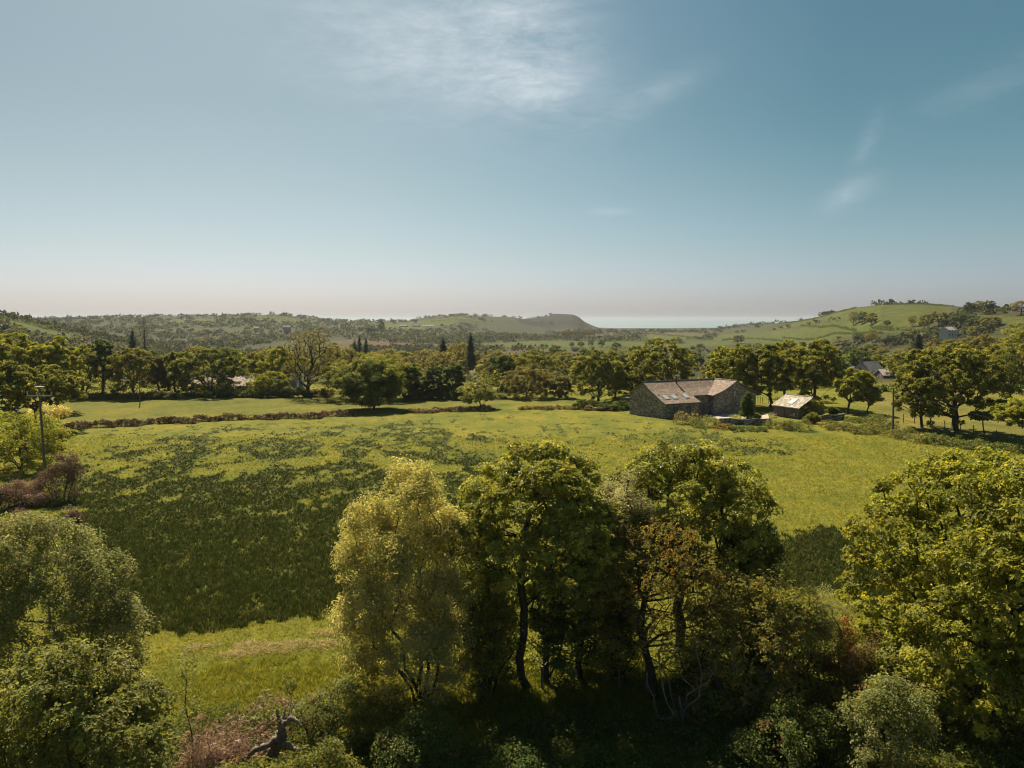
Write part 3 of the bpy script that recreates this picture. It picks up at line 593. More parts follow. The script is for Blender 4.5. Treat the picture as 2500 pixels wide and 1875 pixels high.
# the little outbuilding with one skylight
shr = math.atan2(-.9, .44)      # its long side runs towards the camera
shed = empty('outbuilding', (47.6, 143.4, .3), 'small slate roofed stone outbuilding right of the courtyard with one white framed skylight', 'shed', rz=shr)
LL = 6.4
w = MB(); w.wallpoly([(0.2, .2, -.6), (.2, .2, 2.0), (.2, 3.3, 3.62), (.2, 6.2, 2.0), (.2, 6.2, -.6)], (.35, 0, 0)); w.wallpoly([(LL-.2, .2, -.6), (LL-.2, .2, 2.0), (LL-.2, 3.3, 3.62), (LL-.2, 6.2, 2.0), (LL-.2, 6.2, -.6)], (-.35, 0, 0))
w.box(.55, LL-.55, .2, .5, -.6, 2.0); w.box(.55, LL-.55, 5.9, 6.2, -.6, 2.0); w.build('wall', SHEDWOOD, shed)
rf = MB(); rf.prism([(-.1, -.1, 2.05), (LL+.1, -.1, 2.05), (LL+.1, 3.3, 3.88), (-.1, 3.3, 3.88)], .12); rf.prism([(LL+.1, 6.5, 2.05), (-.1, 6.5, 2.05), (-.1, 3.3, 3.88), (LL+.1, 3.3, 3.88)], .12); sroof = slope_uv(rf.build('roof', LICHEN, shed))
m = MB(); m.tube([(-.15, 3.3, 3.9), (LL+.15, 3.3, 3.9)], .09, 6); m.build('ridge_tiles', STONE, sroof)
sn = (0, -.474, .88); q = hit(shed, 1327.2+1722*.224, 760.9+475*.224, (0, 0, 2.1), sn)
def sq(e, hi, xo=.62, yo=.85):
    sl = 1.83/3.4; a, b = q[1]-yo+e, q[1]+yo-e; z = lambda yy: 2.05+(yy+.1)*sl+hi; return [(q[0]-xo+e, a, z(a)), (q[0]+xo-e, a, z(a)), (q[0]+xo-e, b, z(b)), (q[0]-xo+e, b, z(b))]
f = MB(); f.prism(sq(0, .09), .09); fo = f.build('skylight', WHITE, sroof); g = MB(); g.prism(sq(.13, .11), .02); g.build('pane', SKYPAINT_GLASS, fo)
window_part(shed, 4.9, .2, 1.0, .9, .7, SHEDWOOD); m = MB(); m.box(4.3, 5.5, .0, .2, .52, .6); m.build('window_sill', WHITE, shed)
m = MB(); m.box(1.6, 2.9, .10, .2, -.3, 1.75); d_ = m.build('door', SHEDWOOD, shed); m = MB(); m.tube([(2.7, .04, .8), (2.7, .04, 1.0)], .025, 6); m.build('handle', METAL, d_)

# courtyard, its walls, bench, tank
yard = [ground(1327.2+zx*.224, 760.9+zy*.224) for zx, zy in ((840, 598), (1200, 590), (1480, 600), (1500, 655), (1250, 668), (1120, 660), (950, 640))]
m = MB(); cen = sum(yard)/len(yard)
ysub = []
for i in range(len(yard)):
    a, b = yard[i], yard[(i+1) % len(yard)]
    for k in range(4): p_ = a+(b-a)*k/4; ysub.append((p_[0], p_[1], h1(p_[0], p_[1])+.04))
cz_ = (cen[0], cen[1], h1(cen[0], cen[1])+.06)
for i in range(len(ysub)): m.poly([cz_, ysub[i], ysub[(i+1) % len(ysub)]])
tag(m.build('courtyard', GRAVEL), 'pinkish gravel courtyard between the barn and its garden wall', kind='structure')
def stonewall(name, label, pts, h=1.0, t=.45, mat=DRYSTONE, group=None):
    P = [ground(*p) for p in pts]; m = MB(); rng = np.random.default_rng(len(label)); Q = []
    for a, b in zip(P, P[1:]):
        k = max(2, int(np.linalg.norm((b-a)[:2])/.8)); Q += [a+(b-a)*i/k for i in range(k)]
    Q.append(P[-1]); n = len(Q); rows = []
    for i, q in enumerate(Q):
        dr = Q[min(i+1, n-1)]-Q[max(i-1, 0)]; nn = np.array([-dr[1], dr[0]]); nn /= np.linalg.norm(nn); z = h1(q[0], q[1]); hh = h*rng.uniform(.88, 1.12); tt = t*rng.uniform(.85, 1.1)
        k = len(m.v); m.v += [(q[0]+nn[0]*s*tt*wd, q[1]+nn[1]*s*tt*wd, z+zz) for s, zz, wd in ((-1, -.3, .6), (1, -.3, .6), (1, hh*.6, .5), (.5, hh, .7), (-.5, hh, .7), (-1, hh*.6, .5))]; rows.append(k)
    for a, b in zip(rows, rows[1:]):
        for j in range(6): m.f.append((a+j, a+(j+1) % 6, b+(j+1) % 6, b+j))
    m.f.append(tuple(range(rows[0], rows[0]+6))); m.f.append(tuple(range(rows[-1]+5, rows[-1]-1, -1)))
    return tag(m.build(name, mat), label, 'wall', group)
z5 = lambda a, b: (1327.2+a*.224, 760.9+b*.224)
stonewall('garden_wall', 'low pale capped stone wall running out from the lean-to of the barn', [z5(540, 560), z5(700, 588), z5(830, 612)], .95, .4, STONE)
stonewall('garden_wall', 'dark dry stone wall closing the near side of the gravel courtyard', [z5(1010, 690), z5(1180, 702), z5(1350, 705), z5(1510, 700)], 1.0)
stonewall('garden_wall', 'short dark dry stone wall right of the outbuilding and its shrubs', [z5(1950, 668), z5(2090, 660), z5(2212, 655)], 1.0)
stonewall('field_wall', 'tumbled stone wall end standing left of the barn under the round oak', [z5(60, 540), z5(130, 548), z5(190, 560)], .9)
# bench facing the yard
bp = ground(*z5(1522, 628)); bench = empty('garden_bench', bp, 'pale wooden bench standing on the gravel beside the outbuilding', 'bench', rz=R(35))
PALEWOOD = noise_mat('pale_wood', (.34, .26, .20), (.55, .45, .37), 8, stretch=(1, 1, 1))
m = MB()
for i in range(4): m.box(-.75, .75, -.45+i*.12, -.36+i*.12, .42, .46)
m.build('seat', PALEWOOD, bench); m = MB()
for i in range(9): m.box(-.70+i*.16, -.64+i*.16, .05, .08, .46, .86)
m.box(-.75, .75, .045, .09, .86, .94); m.build('backrest', PALEWOOD, bench)
for sx in (-.72, .66):
    for sy in (-.44, .03): m = MB(); m.box(sx, sx+.06, sy, sy+.06, 0, .42 if sy > 0 else .64); m.build('leg', PALEWOOD, bench)
    m = MB(); m.box(sx, sx+.06, -.44, .045, .64, .68); m.build('armrest', PALEWOOD, bench)
tp = ground(*z5(120, 510)); tank = empty('oil_tank', tp, 'dark green tank with a pale lid left of the barn gable', 'tank', rz=R(15))
m = MB(); m.box(-1.2, 1.2, -.6, .6, .35, 1.45); m.build('body', GREENTANK, tank); m = MB(); m.prism([(-1.25, -.65, 1.53), (1.25, -.65, 1.53), (1.25, .65, 1.56), (-1.25, .65, 1.56)], .07); m.build('lid', METAL, tank)
m = MB(); m.box(-1.0, 1.0, -.5, .5, -.1, .35); m.build('plinth', STONE, tank)

# plain gabled houses further off
def house(name, label, cat, loc, Lx, Wy, eave, ridge, rz, wallm, roofm, chim=(), wins=(), door=None, group=None, ext=None):
    o = empty(name, loc, label, cat, group, rz=rz); a, b = Lx/2, Wy/2; w = MB()
    w.wallpoly([(-a, -b, -2), (-a, -b, eave), (-a, 0, ridge-.15), (-a, b, eave), (-a, b, -2)], (.3, 0, 0)); w.wallpoly([(a, -b, -2), (a, -b, eave), (a, 0, ridge-.15), (a, b, eave), (a, b, -2)], (-.3, 0, 0))
    w.box(-a+.3, a-.3, -b, -b+.3, -2, eave); w.box(-a+.3, a-.3, b-.3, b, -2, eave); w.build('wall', wallm, o)
    r = MB(); s = (ridge-eave)/b; e = .25
    r.prism([(-a-.2, -b-e, eave+.08-s*e), (a+.2, -b-e, eave+.08-s*e), (a+.2, 0, ridge+.08), (-a-.2, 0, ridge+.08)], .14)
    r.prism([(a+.2, b+e, eave+.08-s*e), (-a-.2, b+e, eave+.08-s*e), (-a-.2, 0, ridge+.08), (a+.2, 0, ridge+.08)], .14); ro = slope_uv(r.build('roof', roofm, o))
    for cx in chim:
        c = MB(); c.box(cx-.4, cx+.4, -.35, .35, ridge-.6, ridge+1.2); c.box(cx-.47, cx+.47, -.42, .42, ridge+1.2, ridge+1.35); ch = c.build('chimney', STONE, ro)
        c = MB(); c.tube([(cx, 0, ridge+1.35), (cx, 0, ridge+1.7)], .14, 8); c.build('chimney_pot', noise_mat('terracotta', (.30, .13, .07), (.42, .2, .12), 5) if 'terracotta' not in bpy.data.materials else bpy.data.materials['terracotta'], ch)
    for (side, c_, z_, ww, hh) in wins:
        if side == 'f': window_part(o, c_, -b, z_, ww, hh)
        elif side == 'l': window_part(o, c_, -a, z_, ww, hh, axis='x')
        elif side == 'r': window_part(o, c_, a, z_, ww, hh, axis='x', sgn=1)
    if door is not None:
        d = MB(); d.box(door-.45, door+.45, -b-.05, -b, 0, 2.05); dd = d.build('door', SHEDWOOD, o); d = MB(); d.tube([(door+.33, -b-.1, 1.0), (door+.33, -b-.1, 1.12)], .03, 6); d.build('handle', METAL, dd)
    return o
F2 = [('f', -3, 1.2, 1, 1.1), ('f', 3, 1.2, 1, 1.1), ('f', -3, 3.7, .9, 1), ('f', 0, 3.7, .9, 1), ('f', 3, 3.7, .9, 1)]
def house_at(name, label, cat, dx, dyr, depth, Lx, Wy, eave, ridge, rz, wm, rm, **k):
    p = at(dx, dyr, depth); return house(name, label, cat, (p[0], depth, p[2]-ridge), Lx, Wy, eave, ridge, rz, wm, rm, **k)
house_at('cottage', 'white gabled cottage with a grey slate roof and chimney behind the trees on the right', 'house', 1876, 781, 262, 9.5, 6.0, 3.4, 6.2, R(36), WHITE, GREYSLATE, chim=(-4.2,), wins=[('f', -1.5, 1.6, .9, 1), ('f', 2, 1.6, .9, 1), ('f', .5, 3.0, .8, .7), ('l', 0, 4.0, .7, .8)], door=0.3)
house_at('low_barn', 'long low dark slate outhouse left of the white gabled cottage', 'barn', 1838, 792, 268, 10, 5, 1.8, 3.0, R(-5), DRYSTONE, GREYSLATE, wins=[('f', 2, 1.2, .8, .8)], door=-1.5)
house_at('stone_shed', 'small shed with a rounded faded pink roof right of the white gabled cottage', 'shed', 1922, 798, 250, 7.5, 5, 1.6, 3.2, R(8), DRYSTONE, FARPINK, wins=[('f', 1, .9, .6, .6)], door=-1)
house_at('hill_house', 'white two storey house with a faded pink roof among trees on the right hillside', 'house', 2049, 706, 520, 10, 6, 4.2, 6.3, R(28), WHITE, FARPINK, chim=(-4.3, 4.3), wins=F2, door=0)
house_at('farmhouse', 'white gabled farmhouse with a dark stone chimney behind the small yellow tree', 'house', 618, 815, 189, 7.0, 5.0, 2.4, 4.8, R(32), WHITE, GREYSLATE, chim=(3.3,), wins=[('r', -1, 1.4, .9, 1), ('f', 1, 1.4, .9, 1)], door=-2)
house_at('long_shed', 'long pink roofed shed seen through the trunks of the domed tree clump', 'shed', 502, 811, 196, 21, 7, 2.0, 4.2, R(-4), STONE, FARPINK, wins=[('f', -5, 1.2, .9, .8), ('f', 5, 1.2, .9, .8)], door=0)
house_at('white_house', 'white rendered house with a steep pink roof beneath the taller spruce', 'house', 1030, 800, 235, 9, 6, 3.5, 6.6, R(62), WHITE, FARPINK, chim=(3.8,), wins=[('f', -2, 1.5, .9, 1), ('f', 2, 1.5, .9, 1), ('l', 0, 3, .8, .8)], door=0)
house_at('far_cottage', 'tiny white cottage alone on the left of the far hillside', 'house', 620, 703, 1250, 12, 7, 4, 6.5, R(10), WHITE, GREYSLATE, wins=[('f', -3, 2, 1.3, 1.3), ('f', 3, 2, 1.3, 1.3)], door=0)
house_at('far_farmhouse', 'pale farmhouse in the middle of the farm on the far ridge', 'house', 899, 700, 1750, 15, 9, 5, 8.5, R(-8), WHITE, GREYSLATE, chim=(-6,), wins=[('f', -4, 2, 1.4, 1.3), ('f', 4, 2, 1.4, 1.3)], door=0)
house_at('far_barn', 'long grey roofed barn left of the farmhouse on the far ridge', 'barn', 872, 701.5, 1760, 16, 9, 4, 6.5, R(-4), DRYSTONE, GREYSLATE, door=0)
house_at('far_barn', 'broad low grey barn right of the farmhouse on the far ridge', 'barn', 925, 701.5, 1770, 26, 10, 4, 6.5, R(3), DRYSTONE, GREYSLATE, door=0)
house_at('far_house', 'low pale house on the skyline left of the far ridge farm', 'house', 812, 697, 1950, 18, 9, 4, 6.5, R(2), DRYSTONE, GREYSLATE, wins=[('f', -4, 2, 1.4, 1.3), ('f', 4, 2, 1.4, 1.3)], door=0)
house_at('far_house', 'isolated white house at the foot of the far hill left of centre', 'house', 555, 706, 1300, 9, 6, 3, 5, R(-12), WHITE, GREYSLATE, wins=[('f', -2, 1.6, 1.2, 1.1), ('f', 2, 1.6, 1.2, 1.1)], door=0)

# ------------------------------------------------------------------ poles, wires, fence posts
def pole(label, bx_, by_, topx, topy, arms=(), depth=None, r=.15, group='utility poles'):
    g = ground(bx_, by_) if depth is None else np.array(onground(bx_, by_, depth)); tpt = at(topx, topy, g[1]); o = empty('utility_pole', g, label, 'pole', group)
    h = tpt[2]-g[2]; lx = tpt[0]-g[0]; m = MB(); m.tube([(0, 0, -.4), (lx*.5, 0, h*.5), (lx, 0, h)], [r*1.1, r*.95, r*.75], 10); m.build('shaft', POLEWOOD, o)
    for (dz, l, an, off) in arms:
        m = MB(); c, s = math.cos(an), math.sin(an); q = lx*(1-dz/h); z = h-dz; pts = [(q+(off-l/2)*c, -.2+(off-l/2)*s, z-(l/2)*math.sin(0)), (q+(off+l/2)*c, -.2+(off+l/2)*s, z)]
        m.tube(pts, .075, 6); a_ = m.build('crossarm', METAL, o)
        for e in (-.46, 0 if l > 2 else .46, .46):
            k = MB(); x_, y_ = q+(off+l*e)*c, -.2+(off+l*e)*s; k.tube([(x_, y_, z+.05), (x_, y_, z+.22)], [.035, .035], 6); k.tube([(x_, y_, z+.2), (x_, y_, z+.33)], [.08, .05], 8); k.build('insulator', WHITE, a_)
    return o, (g[0]+lx, g[1], g[2]+h)
p1, t1 = pole('tall weathered pole with two pale crossarms at the left edge of the field', 99, 1042, 84, 835, arms=[(.05, 1.05, R(50), .18), (1.0, 2.7, R(4), .1)], r=.13)
p2, t2 = pole('plain wooden pole standing by the hedge in front of the big right hand tree', 1929, 937, 1930, 838)
p3, t3 = pole('thin pole standing in the shaded strip in front of the left trees', 302, 875, 302, 793, r=.10)
p4, t4 = pole('thin pale pole in front of the round bushy tree near the middle', 1147, 858, 1147, 812, r=.07)
def wire(label, a, b, sag=1.0, r=.012):
    a, b = np.array(a), np.array(b); m = MB(); pts = [a+(b-a)*i/14-np.array([0, 0, 4*sag*(i/14)*(1-i/14)]) for i in range(15)]; m.tube(pts, r, 4); return tag(m.build('cable', DARKMETAL), label, 'cable')
wire('overhead cable from the right hand pole to the barn', t2, (24.2+16*.894, 144.3+16*.45, 6.6), 1.2)
far_r = at(2400, 900, 60); wire('overhead cable from the right hand pole towards the near right corner', t2, (far_r[0]+10, 55, 8), 1.6)
def posts(labelf, cat, spots, hgt=1.15, r=.055, group=None):
    for i, s in enumerate(spots):
        g = ground(s[0], s[1]) if len(s) < 3 or s[2] is None else np.array(onground(s[0], s[1], s[2])); hh = s[3] if len(s) > 3 else hgt
        m = MB(); rng = np.random.default_rng(i); m.tube([(0, 0, -.3), (rng.normal()*.03, 0, hh*.6), (rng.normal()*.05, rng.normal()*.03, hh)], [r, r, r*.9], 7); o = m.build('fence_post', POSTWOOD); o.location = g; tag(o, labelf[i] if isinstance(labelf, list) else labelf, cat, group)
posts('grey wooden fence post in the row beneath the big right hand trees', 'fence post', [(1951, 914), (1975, 915), (2010, 923), (2040, 928), (2075, 934), (2103, 940), (2150, 950), (2193, 960)], 1.5, .07, group='fence posts under the right hand trees')
posts('thin wooden fence post standing in the field edge between the barn and the outbuilding', 'fence post', [(1637, 870), (1642, 870.5), (1647, 871), (1660, 872)], 1.2, .06, group='fence posts behind the cypress')
posts(['short dark fence post in the sunlit gap beside the central tree trunk', 'dark fence post in the sunlit gap left of the leaning bronze oak trunk', 'leaning stub of a fence post left of the bronze oak gap', 'fence post in the grass between willow and central trunk'], 'fence post',
      [(1171, 1478, 37.5, 1.1), (1394, 1490, 37, 1.4), (1338, 1475, 37.3, 1.0), (1035, 1500, 36.5, 1.2)], r=.07)
# ------------------------------------------------------------------ foreground trees
ptree('willow_tree', 'grey green willow with fine leaves, leftmost of the foreground row', 'tree', 722, 1018, 1014, 1520, 1500, 36.5, seed=11, xt=905, clumps=1000, per=84, cr=.50, size=.15, pal=lit(WILLOW, 1.2), mat=LEAF, stems=6, rag=.18, lobes=16, flat=.8, fork=.22, trunk_r=.16, sides=6, asp=.42, var=.22, up=.35)
pt_ = lambda dx, dy, dep, X0, Z0: np.array([at(dx, dy, dep)[0]-X0, 0, at(dx, dy, dep)[2]-Z0])
X0, D0 = at(1150, 1500, 37.5)[0], 37.5; Z0 = h1(X0, D0)
ptree('oak_tree', 'open crowned oak with a bare crooked trunk in the middle of the foreground row', 'tree', 975, 1340, 956, 1500, 1275, D0, seed=23, xt=1150, clumps=560, per=27, cr=.48, size=.17, pal=lit(OAK, 1.25), rosette=5, rag=.34, lobes=15, trunk_r=.2, sides=8, mat=LEAFG, asp=.5, flat=.55,
      curve=[(0, 0, -.3)]+[tuple(pt_(a, b, D0, X0, Z0)) for a, b in ((1128, 1460), (1124, 1420), (1133, 1370), (1134, 1310), (1126, 1260), (1132, 1200), (1140, 1130))])
ptree('ivy_clad_tree', 'dark tree trunk thickly clad in ivy right of the central oak', 'tree', 1175, 1345, 1190, 1560, 1500, 38.4, seed=31, clumps=420, per=70, cr=.44, size=.15, pal=DARKG+OAK, rag=.15, lobes=12, fork=.7, mat=LEAFG, wmul=1.0)
ptree('grey_willow', 'small olive willow crown filling the gap between the two foreground oaks', 'tree', 1258, 1432, 1034, 1500, 1260, 38.8, seed=41, clumps=330, per=75, cr=.5, size=.13, pal=lit(WILLOW, 1.12), mat=WMAT, stems=4, rag=.15, flat=.8, fork=.4, asp=.42)
ptree('oak_tree', 'dark broad domed oak behind the bronze tree right of centre', 'tree', 1305, 1665, 958, 1480, 1240, 41, seed=53, xt=1475, clumps=540, per=27, cr=.48, size=.17, pal=lit(OAK, 1.25), rosette=5, rag=.3, lobes=16, trunk_r=.26, sides=8, mat=LEAFG, asp=.5, flat=.55)
ptree('oak_tree', 'low dark oak bough spreading right behind the bronze tree', 'tree', 1560, 1705, 1120, 1470, 1265, 41, seed=54, xt=1560, clumps=150, per=34, cr=.55, size=.15, pal=DARKG, rosette=5, rag=.3, lobes=8, trunk_r=.14, mat=LEAFG, asp=.5)
# half-leafed bronze oak: thin crown, pale bare twigs
X0, D0 = at(1432, 1500, 36.2)[0], 36.2; Z0 = h1(X0, D0)
ptree('bronze_oak', 'half bare oak with bronze young leaves and a leaning dark trunk', 'tree', 1275, 1600, 1125, 1510, 1420, D0, seed=61, xt=1432, clumps=520, per=13, cr=.4, size=.11, pal=lit(BRONZE, 1.2), rosette=4, rag=.45, lobes=18, trunk_r=.2, sides=6, asp=.5, flat=.7,
      curve=[(0, 0, -.3)]+[tuple(pt_(a, b, D0, X0, Z0)) for a, b in ((1418, 1440), (1404, 1395), (1396, 1350), (1405, 1290), (1430, 1230))])
ptree('twiggy_thorn', 'tangled pale twigged thorn with sparse bronze leaves low among the foreground trees', 'tree', 1490, 1780, 1235, 1560, 1500, 34.6, seed=67, clumps=520, per=12, cr=.42, size=.10, pal=lit(BRONZE+[((.12, .12, .035), 9)], 1.2), rosette=4, rag=.45, lobes=16, bark=PALEBARK, stems=5, flat=.75, fork=.25, trunk_r=.10)
ptree('dead_tree', 'leafless pale dead tree with drooping twigs at the foot of the bronze oak', 'tree', 1385, 1590, 1330, 1640, 1560, 33.6, seed=71, clumps=170, per=2, cr=.3, size=.08, pal=BRONZE, rag=.5, bark=PALEBARK, stems=5, fork=.3, trunk_r=.09, droop=.5)
ptree('young_willow', 'pale upright willow shoots rising above the right end of the thorn thicket', 'shrub', 1725, 1850, 1262, 1480, 1420, 35.5, seed=73, clumps=170, per=40, cr=.36, size=.10, pal=PALEB+SALLOW, stems=7, rag=.3, fork=.3, trunk_r=.06, asp=.32)
pbush('orange_shrub', 'rusty orange tipped shrub between the thorn thicket and the sycamore', 'shrub', 1800, 1895, 1312, 1480, 35.5, seed=75, n=150, nl=6, per=50, cr=.35, size=.10, pal=[((.22, .11, .025), 3), ((.10, .06, .03), 5), ((.16, .12, .03), 3)])
pbush('brown_shrub', 'dull brown twiggy shrub beneath the left edge of the sycamore', 'shrub', 1840, 1990, 1360, 1560, 35, seed=76, n=170, nl=6, per=45, cr=.38, size=.10, pal=OLIVE+[((.13, .075, .045), 6)])
ptree('sycamore_tree', 'huge bright yellow green sycamore filling the right edge of the picture', 'tree', 1900, 2480, 990, 1560, 1540, 35.5, seed=83, xt=2150, clumps=1250, per=28, cr=.56, size=.18, pal=lit(SYC, 1.0), rosette=4, rag=.22, lobes=26, trunk_r=.34, sides=8, asp=.7, flat=.5, dpt=13, up=.6)
pbush('bramble_bush', 'pale grey green bramble mound at the bottom right below the sycamore', 'bush', 1845, 2075, 1452, 1665, 29.3, seed=85, n=260, nl=8, per=60, cr=.42, size=.12, pal=PALEB+BRAMBLE, dratio=.9)
ptree('sallow_tree', 'rounded olive sallow with thin grey limbs on the left of the foreground', 'tree', -170, 272, 1118, 1640, 1500, 33, seed=91, xt=150, clumps=900, per=66, cr=.46, size=.14, pal=SALLOW, mat=WMAT, stems=6, bark=PALEBARK, rag=.42, lobes=16, flat=.75, fork=.3, trunk_r=.14, asp=.5, dpt=5.5)
ptree('alder_bush', 'broad light green leafy bush filling the bottom left corner', 'bush', -150, 318, 1405, 1900, 1850, 25.5, seed=95, clumps=520, per=34, cr=.38, size=.13, pal=lit(SALLOW, .9)+[((.12, .13, .035), 3)], rosette=3, stems=6, rag=.6, lobes=16, flat=.65, fork=.35, trunk_r=.1, asp=.7, dpt=6)
ptree('sapling', 'thin bare stemmed sapling with a few light leaves left of the sunlit grass', 'sapling', 352, 408, 1398, 1640, 1560, 29.8, seed=97, xt=372, clumps=34, per=16, cr=.26, size=.10, pal=SALLOW, fork=.75, trunk_r=.03, rag=.5, dpt=.9)
ptree('sapling', 'slender sapling rising from the bracken left of the dead stump', 'sapling', 590, 625, 1450, 1600, 1500, 31.5, seed=98, clumps=22, per=20, cr=.2, size=.08, pal=OAK, fork=.6, trunk_r=.02)
pbush('bramble_bush', 'low leafy bramble tangle between the dead stump and the willow', 'bush', 620, 800, 1470, 1640, 31.5, seed=101, n=190, nl=8, per=46, cr=.36, size=.11, pal=BRAMBLE, dratio=1.0)
pbush('bramble_bush', 'bright leafy bramble in front of the dead stump', 'bush', 585, 790, 1600, 1760, 27.6, seed=102, n=150, nl=7, per=46, cr=.36, size=.11, pal=BRAMBLE+OAK)
pbush('bracken_pile', 'heap of broken pinkish brown bracken stems left of the dead stump', 'bracken', 345, 505, 1560, 1690, 29.6, seed=103, n=120, nl=7, per=26, cr=.4, size=.26, pal=PINKBR, mat=DRY, asp=.10, stems=26, bark=DEADWOOD)
pbush('nettle_clump', 'green nettles growing among the bracken stems at the bottom edge', 'plant', 420, 600, 1635, 1720, 27.6, seed=104, n=90, nl=6, per=40, cr=.3, size=.12, pal=OAK+BRAMBLE)
pbush('bramble_bush', 'dark bramble thicket in the shade at the foot of the willow', 'bush', 790, 1010, 1525, 1690, 29.5, seed=105, n=170, nl=8, per=46, cr=.4, size=.12, pal=DARKG+BRAMBLE)
pbush('bramble_bush', 'shaded undergrowth mound beneath the central oak', 'bush', 1000, 1220, 1625, 1720, 28.6, seed=106, n=130, nl=8, per=46, cr=.4, size=.12, pal=DARKG)  # dark palette puts the trees' shade into the leaf colour
pbush('bramble_bush', 'shaded undergrowth mound in front of the ivy clad tree', 'bush', 1200, 1420, 1600, 1720, 29.5, seed=107, n=150, nl=8, per=46, cr=.4, size=.12, pal=DARKG)  # shade painted by the dark leaf colours, as on the mound before
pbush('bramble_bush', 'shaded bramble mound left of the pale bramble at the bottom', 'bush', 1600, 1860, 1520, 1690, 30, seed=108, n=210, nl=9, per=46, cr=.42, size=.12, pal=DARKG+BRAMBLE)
pbush('hawthorn_bush', 'bright green bush behind the fence in the gap under the central oak', 'bush', 990, 1130, 1370, 1500, 40.5, seed=109, n=120, nl=6, per=40, cr=.4, size=.13, pal=OAKY)
ptree('hazel_bush', 'leafy hazel shrub with speckled light filling the gap between willow and central trunk', 'shrub', 985, 1120, 1150, 1490, 1440, 38.6, seed=111, clumps=230, per=50, cr=.45, size=.15, pal=OAK+SALLOW, stems=5, rag=.35)
ptree('hazel_bush', 'dark shaded hazel shrub just right of the ivy clad trunk', 'shrub', 1290, 1400, 1240, 1500, 1480, 39.5, seed=112, clumps=200, per=55, cr=.42, size=.15, pal=DARKG+OAK, stems=5, rag=.35)
ptree('holly_bush', 'tall dark bush behind the twiggy thorn', 'shrub', 1520, 1700, 1240, 1510, 1490, 38.5, seed=113, clumps=300, per=55, cr=.42, size=.15, pal=DARKG+OAK, stems=4, rag=.3)
ptree('hawthorn_bush', 'green hawthorn bush filling the right end of the thicket beside the young willow shoots', 'shrub', 1650, 1830, 1300, 1530, 1500, 36.5, seed=114, clumps=240, per=46, cr=.42, size=.12, pal=OLIVE+BRAMBLE, stems=4, rag=.35)
ptree('elder_bush', 'dense leafy elder in front of the gap between the willow and the crooked trunk', 'shrub', 985, 1125, 1255, 1500, 1490, 37.2, seed=115, clumps=230, per=52, cr=.38, size=.14, pal=OAK, stems=4, rag=.4)
ptree('elder_bush', 'leafy elder with yellowish sprays between the crooked trunk and the ivy clad tree', 'shrub', 1135, 1230, 1175, 1480, 1400, 38.0, seed=116, clumps=170, per=45, cr=.36, size=.14, pal=OAK+DARKG, stems=4, rag=.4)
pbush('hawthorn_bush', 'dark leafy bush filling the base of the bronze oak', 'bush', 1440, 1600, 1400, 1560, 36.8, seed=110, n=160, nl=7, per=50, cr=.4, size=.12, pal=DARKG)
# dead stump with torn limbs
X0, D0 = at(604, 1640, 30.2)[0], 30.2; Z0 = h1(X0, D0); st = empty('dead_stump', (X0, D0, Z0), 'weathered grey fallen tree stump with torn crooked limbs among the bracken', 'tree stump')
zz = lambda dx, dy, dep=0: tuple(pt_(dx, dy, D0, X0, Z0)+np.array([0, dep, 0]))
def gnarl(m, pts, rads, rng, n=5):
    P = [np.array(p) for p in pts]; Q = []; RRr = []
    for i in range(len(P)-1):
        for k in range(n): f = k/n; Q.append(P[i]*(1-f)+P[i+1]*f+rng.normal(size=3)*rads[i]*.16); RRr.append((rads[i]*(1-f)+rads[i+1]*f)*rng.uniform(.85, 1.18))
    Q.append(P[-1]); RRr.append(rads[-1]); m.tube(Q, RRr, 9)
rng = np.random.default_rng(4)
m = MB(); gnarl(m, [zz(566, 1662, .2), zz(588, 1628, .1), zz(604, 1600, 0), zz(611, 1574, -.1), zz(607, 1552, -.1)], [.17, .22, .21, .17, .10], rng, 7); m.build('trunk', DEADWOOD, st, smooth=True)
for pts, rd in (([zz(603, 1594, 0), zz(585, 1600, -.3), zz(568, 1602, -.5), zz(548, 1613, -.7), zz(536, 1617, -.9), zz(528, 1636, -1.0)], [.15, .11, .12, .08, .09, .03]),
                ([zz(604, 1606, -.1), zz(618, 1604, -.3), zz(629, 1596, -.5), zz(645, 1601, -.6), zz(662, 1596, -.8)], [.17, .13, .14, .09, .05]),
                ([zz(610, 1562, -.1), zz(622, 1556, -.2), zz(634, 1542, -.3), zz(645, 1545, -.4), zz(660, 1556, -.5)], [.13, .10, .10, .08, .025]),
                ([zz(608, 1558, -.1), zz(599, 1546, .1), zz(595, 1534, .1)], [.09, .07, .015]), ([zz(616, 1556, 0), zz(628, 1536, .2), zz(638, 1520, .3)], [.06, .03, .008]),
                ([zz(610, 1555, 0), zz(614, 1537, .2), zz(624, 1522, .3)], [.05, .03, .008]), ([zz(632, 1543, -.3), zz(628, 1530, 0), zz(633, 1518, .2)], [.04, .02, .006]), ([zz(570, 1602, -.5), zz(566, 1588, -.4)], [.05, .01])):
    m = MB(); gnarl(m, pts, rd, rng, 6); m.build('limb', DEADWOOD, st, smooth=True)

